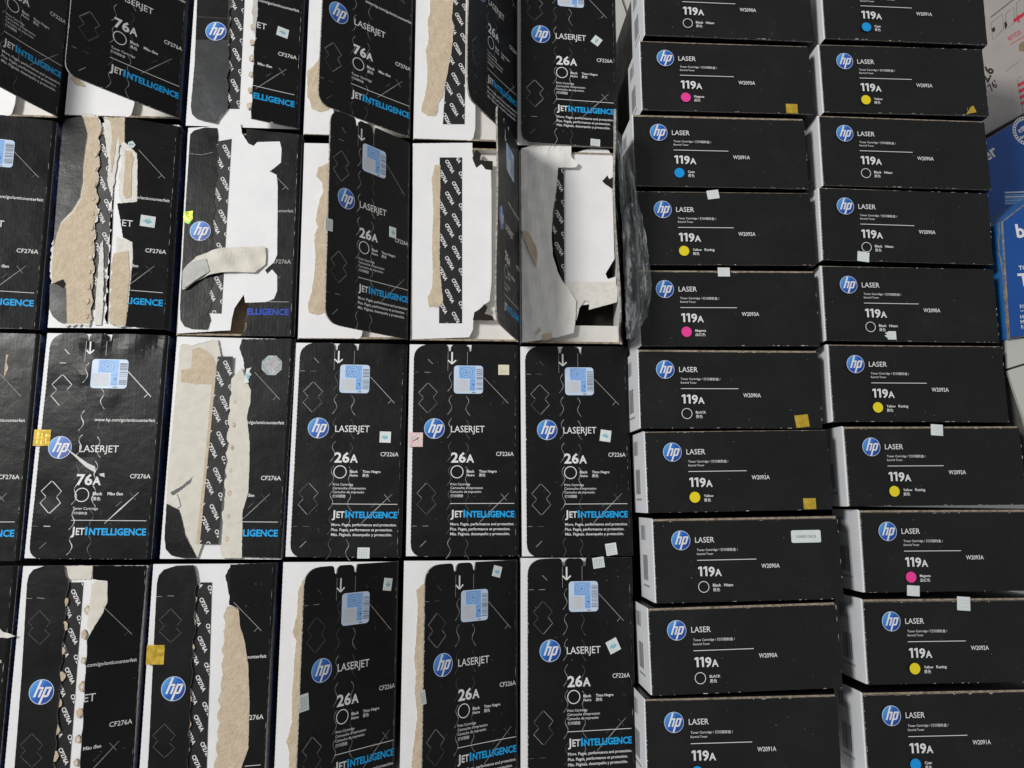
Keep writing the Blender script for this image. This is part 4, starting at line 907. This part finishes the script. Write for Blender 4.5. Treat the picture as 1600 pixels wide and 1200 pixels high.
# D1: beaded tear, pale scrap
bx = BX['D1']; carton(bx, 'navy_side', 'white_side'); white_panel(bx, -3.0)
f = flap(bx, 44, outline=jag(bx.FL([(230, 884), (219, 1010), (205, 1260)]) + bx.FL(scal((121, 1260), (136, 1000), 7, 2.2)) + bx.FL([(150, 975), (160, 960), (168, 940), (168, 908), (145, 905), (145, 884)]), 1.8, .2, 5), logo=False, qr=None, arrow=False, name='torn_flap_half')
le = scal((103, 900), (78, 1260), 10, -6.0)
layer(bx, 'torn_flap_half', [(42, 912), (45, 899), (52, 890), (70, 884), (100, 884)] + le + [(18, 1260), (24, 1180), (34, 1050)], 'black_print', 0, 1.5, 'worn_edge', 6, .1)
x, y = bx.loc(65, 1081); logo_mb(x, y, 10.3).build('printed_emblem', bx.root, loc=(0, 0, bx.top))
code_strip(bx, [(102, 910), (130, 910), (104, 1260), (74, 1260)], 'CF276A', -2.4, 12)
layer(bx, 'torn_paper', [(143, 912), (150, 908), (168, 909), (167, 950), (160, 958), (152, 972), (142, 988), (136, 978), (138, 955), (142, 930)], 'cream_paper', 1.8, 1.2, seed=27)
layer(bx, 'torn_paper', [(104, 884), (146, 884), (142, 905), (103, 906)], 'cream_paper', -2.0, .6, seed=28)
nubs(bx, [(104, 916), (103, 940), (101, 979), (98, 1017), (97, 1057), (92, 1098), (88, 1140), (86, 1181), (82, 1215)], -1.0, 8, 3.6); nubs(bx, [(136, 953), (131, 992), (130, 1032), (128, 1073), (124, 1114), (122, 1155), (119, 1192)], -1.4, 9, 3.6)
mb = MB()
for cx_, cy_ in ((62, 980), (50, 1172)):
    for pts in ([(0, -26), (17, -8), (10, 0)], [(8, 4), (16, 12), (0, 27)], [(-1, 26), (-18, 10), (-10, 0)], [(-12, -2), (-18, -8), (-1, -25)]): mb.ribbon(bx.L([(cx_ + a_, cy_ + b_) for a_, b_ in pts]), .4, .2, 'scuff_faint')
mb.ribbon(bx.L([(40, 935), (50, 935)]), .4, .2, 'scuff'); mb.ribbon(bx.L([(58, 934), (70, 935)]), .4, .2, 'scuff'); bx.part(mb, 'die_cut_lines')

# D2: long brown band
bx = BX['D2']; carton(bx, 'navy_side', 'white_side'); white_panel(bx, -3.0)
bd = [(373, 953), (375, 978), (382, 1000), (388, 1040), (390, 1100), (388, 1170), (377, 1200), (372, 1260)]
f = flap(bx, 45, outline=jag(bx.FL([(432, 879), (421, 1050), (410, 1260)] + bd[::-1] + [(372, 950), (358, 945), (360, 882)]), 1.8, .25, 5), logo=False, qr=None, arrow=False, name='torn_flap_half')
le = scal((305, 890), (288, 1260), 10, -6.0)
layer(bx, 'torn_flap_half', [(245, 912), (248, 899), (256, 890), (275, 884), (302, 883)] + le + [(226, 1260), (232, 1180), (240, 1010)], 'black_print', 0, 1.5, 'worn_edge', 6, .1)
x, y = bx.loc(271, 1076); logo_mb(x, y, 10.2).build('printed_emblem', bx.root, loc=(0, 0, bx.top))
code_strip(bx, [(303, 910), (331, 910), (321, 1260), (286, 1260)], 'CF276A', -2.4, 14)
ke = scal((355, 948), (335, 1260), 12, 7.0)
layer(bx, 'peeled_kraft', ke + bd[::-1] + [(365, 948)], 'kraft', .3, 1.6, 'kraft_dark', 12, .15)
nubs(bx, [(304, 937), (302, 973), (300, 1012), (298, 1050), (297, 1092), (295, 1131), (293, 1170), (291, 1207)], -1.0, 10, 3.2)
layer(bx, 'slot_shade', [(352, 900), (360, 884), (361, 945), (356, 920)], 'void_shade', -2.4, .3, seed=3)
mb = MB()
for cx_, cy_ in ((267, 977), (257, 1157)):
    for pts in ([(0, -26), (17, -8), (10, 0)], [(8, 4), (16, 12), (0, 27)], [(-1, 26), (-18, 10), (-10, 0)], [(-12, -2), (-18, -8), (-1, -25)]): mb.ribbon(bx.L([(cx_ + a_, cy_ + b_) for a_, b_ in pts]), .45, .2, 'scuff_faint')
mb.ribbon(bx.L([(243, 932), (253, 932)]), .4, .2, 'scuff'); mb.ribbon(bx.L([(262, 931), (272, 931)]), .4, .2, 'scuff'); bx.part(mb, 'die_cut_lines')
sticker(bx, 243, 1023, 25, 27, 0, 'gold')

# seals on the tall boxes
for k_, px, py, w_, h_, rt, kd in (('A5', 932, 64, 15, 15, 55, 'teal'), ('A5', 930, 223, 16, 12, -3, 'grid'), ('B3', 514, 351, 13, 18, 0, 'grid'), ('B3', 614, 363, 13, 17, 0, 'teal'),
        ('C3', 602, 683, 17, 17, -1, 'teal'), ('C3', 568, 864, 18, 16, 0, 'grid'), ('C4', 787, 578, 17, 16, 0, 'cream'), ('C5', 946, 681, 17, 18, -8, 'teal'), ('C5', 955, 858, 17, 18, 8, 'grid'),
        ('D5', 935, 879, 18, 16, 8, 'grid'), ('D5', 958, 1009, 18, 19, 25, 'teal'), ('D4', 778, 893, 14, 16, -15, 'teal'), ('D4', 661, 1090, 9, 19, 10, 'grid'), ('D3', 606, 913, 14, 18, -8, 'teal'), ('D3', 475, 1098, 14, 22, 6, 'grid'), ('A2', 442, 50, 18, 16, -8, 'teal')):
    sticker(BX[k_], px, py, w_, h_, rt, kd, on=BX[k_].flap_obj, lift=True)
sticker(BX['C4'], 650, 687, 21, 22, 0, 'pink'); sticker(BX['C1'], 66, 684, 24, 24, 0, 'gold')

# ------------------------------------------------------------------ crumpled plastic film beside the upright flap
left = [(957, 197), (962, 225), (966, 260), (969, 310), (972, 360), (974, 410), (976, 455), (977, 500), (978, 530)]
right = [(962, 200), (975, 216), (985, 250), (997, 310), (1008, 360), (1014, 400), (1019, 445), (1012, 495), (990, 528)]
rnd = random.Random(6); NV, NU = 48, 12; V = []; F = []
def lerp(L_, t):
    i = min(int(t * (len(L_) - 1)), len(L_) - 2); f_ = t * (len(L_) - 1) - i
    return (L_[i][0] + (L_[i + 1][0] - L_[i][0]) * f_, L_[i][1] + (L_[i + 1][1] - L_[i][1]) * f_)
for j in range(NV + 1):
    t = j / NV; a = lerp(left, t); c = lerp(right, t)
    for i in range(NU + 1):
        u = i / NU; q = (a[0] + (c[0] - a[0]) * u + rnd.uniform(-.8, .8), a[1] + (c[1] - a[1]) * u + rnd.uniform(-1, 1))
        z = .030 * (1 - u) * (1 - t * .6) + .050 + .007 * math.sin(u * 9 + t * 4) * math.sin(t * 3.1) + rnd.uniform(-.0012, .0012) * (1 + 1.4 * t)
        V.append(hit(q[0], q[1], z))
org = hit(985, 380, .01)
for j in range(NV):
    for i in range(NU):
        k_ = j * (NU + 1) + i; F.append((k_, k_ + 1, k_ + NU + 2, k_ + NU + 1))
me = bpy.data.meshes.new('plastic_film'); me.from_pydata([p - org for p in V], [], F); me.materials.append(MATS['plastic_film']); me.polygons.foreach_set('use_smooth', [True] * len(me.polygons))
o = link('plastic_film', me); o.location = org
tag(o, 'crumpled clear plastic film hanging between the upright flap and the flat boxes', 'plastic film')

# ------------------------------------------------------------------ cartons at the right
def prism_box(name, top_px, z, mat_top, mat_side, label, cat, edge='kraft_edge'):
    P = [hit(x, y, z) for x, y in top_px]; o0 = Vector((sum(p.x for p in P) / len(P), sum(p.y for p in P) / len(P), FLOOR_Z))
    root = empty(name, o0); tag(root, label, cat)
    pts = [((p.x - o0.x) / MM, (p.y - o0.y) / MM) for p in P]; h = (z - FLOOR_Z) / MM
    mb = MB(); mb.prism(pts, h - 1.5, .3, edge, mat_side, 'kraft'); mb.build('carton', root)
    mb = MB(); cx = sum(p[0] for p in pts) / len(pts); cy = sum(p[1] for p in pts) / len(pts)
    mb.prism([(cx + (x - cx) * .988, cy + (y - cy) * .988) for x, y in pts], h, h - 1.4, mat_top, edge); mb.build('lid', root)
    def T(px, py): p = hit(px, py, z); return ((p.x - o0.x) / MM, (p.y - o0.y) / MM)
    return root, T, h
# blue carton, standing as high as the stack
root, T, h = prism_box('blue_carton', [(1566, 346), (1640, 290), (1760, 300), (1770, 500), (1577, 529)], .036, 'blue_card', 'lit_blue_card', 'blue carton with white letters and a cracked side coloured as lit, beside the flat boxes', 'carton')
mb = MB(); z = h + .2
def wtxt(mb, s, px, py, cap, rot, m, T, z, bold=.02):
    x, y = T(px, py); mb.text(s, x, y, m, cap=cap, bold=bold, z=z, rot=rot)
wtxt(mb, 'brother', 1589, 371, 14, 4, 'ink_white', T, z, .03); wtxt(mb, 'TONER', 1592, 422, 4.4, 4, 'ink_white', T, z); wtxt(mb, 'TN', 1592.5, 447, 13, 4, 'ink_white', T, z, .03)
wtxt(mb, 'FOR', 1594, 482, 3.6, 4, 'ink_white', T, z, .005); wtxt(mb, 'HL', 1594.5, 498, 3.6, 4, 'ink_white', T, z, .01); wtxt(mb, 'MFC', 1595, 506, 3.6, 4, 'ink_white', T, z, .01); wtxt(mb, 'FAX', 1596, 514, 3.6, 4, 'ink_white', T, z, .01)
mb.ribbon([T(1594, 486), T(1640, 484)], .5, z, 'ink_white'); mb.build('printed_lettering', root)
crack = [(1564, 346), (1563, 362), (1563.5, 372), (1560.5, 386), (1561, 398), (1564, 410), (1566.5, 424), (1567, 445), (1566, 470), (1570, 500), (1574, 528)]
xl, yt = T(1566, 346); xb, yb = T(1577, 529)
mb = MB(); pts = []
for i in range(24):                                                 # cracked board along the upper edge of the left side
    t = i / 23; y = yt + (yb - yt) * t; x = xl + (xb - xl) * t - .35
    d = 4.0 + 3.2 * math.exp(-((t - .22) / .12) ** 2) - 2.5 * t + .7 * math.sin(i * 2.3)
    pts.append((x, y, h - d))
for i in range(23):
    a, c = pts[i], pts[i + 1]; mb.face([(a[0], a[1], a[2] - .8), (c[0], c[1], c[2] - .8), (c[0], c[1], c[2] + .9), (a[0], a[1], a[2] + .9)], 'kraft_edge' if i % 3 else 'kraft_dark')
mb.build('board_crack', root)
# dark blue carton behind it, half in shade
root, T, h = prism_box('blue_carton', [(1522, 228), (1600, 182), (1760, 120), (1780, 280), (1640, 320), (1530, 345)], -.10, 'blue_card', 'blue_card', 'blue carton with a round white recycling stamp, under the white carton at the right edge', 'carton')
mb = MB(); z = h + .2; x, y = T(1605, 205)
mb.ring(x, y, 16.5, 4.2, z, 'ink_white', 40)
for i in range(30):
    a = i * math.pi / 15; mb.poly([(x + r_ * math.cos(a + da), y + r_ * math.sin(a + da)) for r_, da in ((15.4, 0), (15.4, .1), (17.6, .1), (17.6, 0))], z + .1, 'blue_card')
mb.ribbon([(x - 11, y - 1), (x + 8, y + 9)], 4.2, z + .05, 'ink_white'); mb.ribbon([(x - 10, y - 9.5), (x + 10, y - 1)], 1.0, z + .05, 'ink_white'); mb.ribbon([(x - 8, y + 4), (x + 6, y + 11)], 1.0, z + .05, 'ink_white')
mb.build('printed_stamp', root); mb = MB(); mb.text('BEST', x - 9, y - 1.6, 'blue_card', cap=2.6, bold=.02, z=z + .15, rot=27); mb.text('DOCS', x - 9, y - 10.5, 'ink_white', cap=3.6, bold=.02, z=z + .1, rot=22)
mb.build('stamp_lettering', root); mb = MB(); x, y = T(1500, 262); mb.text('brother', x - 6, y - 16, 'ink_white', cap=15, bold=.02, z=z, rot=32)
mb.build('printed_name', root); mb = MB()
for i, yy in enumerate((301, 305, 308, 311, 313.5, 316, 318.5)): mb.ribbon([T(1570, yy), T(1680, yy - 4)], .9 if i % 2 else 1.6, z, 'label_pale' if i in (0, 2) else 'label_mid')
mb.build('printed_lines', root)
# white carton with red print
root, T, h = prism_box('white_carton', [(1500, -10), (1560, -80), (1760, -120), (1790, 60), (1600, 178), (1524, 220)], -.13, 'carton_white', 'carton_white', 'white carton with red lettering and black line marks, at the upper right corner', 'carton')
mb = MB(); z = h + .2
wtxt(mb, 'ento', 1577, 64, 8, 33, 'ink_red', T, z, .0); mb.ribbon([T(1578, 70), T(1640, 33)], .8, z, 'ink_red')
mb.build('printed_name', root); mb = MB(); mb.ribbon([T(1584, 33), T(1604, 19)], 4.0, z, 'ink_red'); mb.ribbon([T(1590, 24), T(1592, 35)], 2.6, z + .05, 'ink_red')
for i in range(4): mb.ribbon([T(1590 + i * 1.8, 134 + 9.5 * i), T(1612 + i * 1.8, 122 + 9.5 * i)], 3.6, z, 'ink_red')
mb.build('red_stripes', root); mb = MB(); mb.ribbon([T(1590, 124), T(1600, 185)], .5, z, 'ink_grey'); mb.ribbon([T(1592, 122), T(1596, 120)], .5, z, 'ink_grey')
def quad(a, c, d, e): mb.ribbon([T(*a), T(*c), T(*d), T(*e), T(*a)], .5, z, 'ink_grey')
quad((1571, 22), (1584, 10), (1585, 35), (1572, 46)); quad((1588, 5), (1600, -4), (1601, 18), (1589, 30)); quad((1548, 36), (1566, 22), (1568, 46), (1551, 62))
mb.poly([T(1549, 45), T(1554, 42), T(1555, 48), T(1551, 51)], z + .05, 'ink_black'); mb.poly([T(1569, 36), T(1572, 33), T(1574, 40), T(1570, 46)], z + .05, 'ink_black')
mb.ribbon([T(1548, 27), T(1590, -6)], 1.3, z, 'ink_grey'); mb.ribbon([T(1571, 112), T(1592, 96)], .4, z, 'ink_grey')
mb.build('handling_marks', root); mb = MB(); wtxt(mb, '2.6', 1543, 130, 13, 60, 'ink_black', T, z, .03); wtxt(mb, "76'", 1549, 143, 9, 40, 'ink_black', T, z, .02)
mb.build('printed_number', root); mb = MB(); mb.poly([T(1592, 70), T(1596, 66), T(1606, 62), T(1606, 80), T(1592, 80)], z + .05, 'kraft_dark'); mb.build('torn_patch', root)
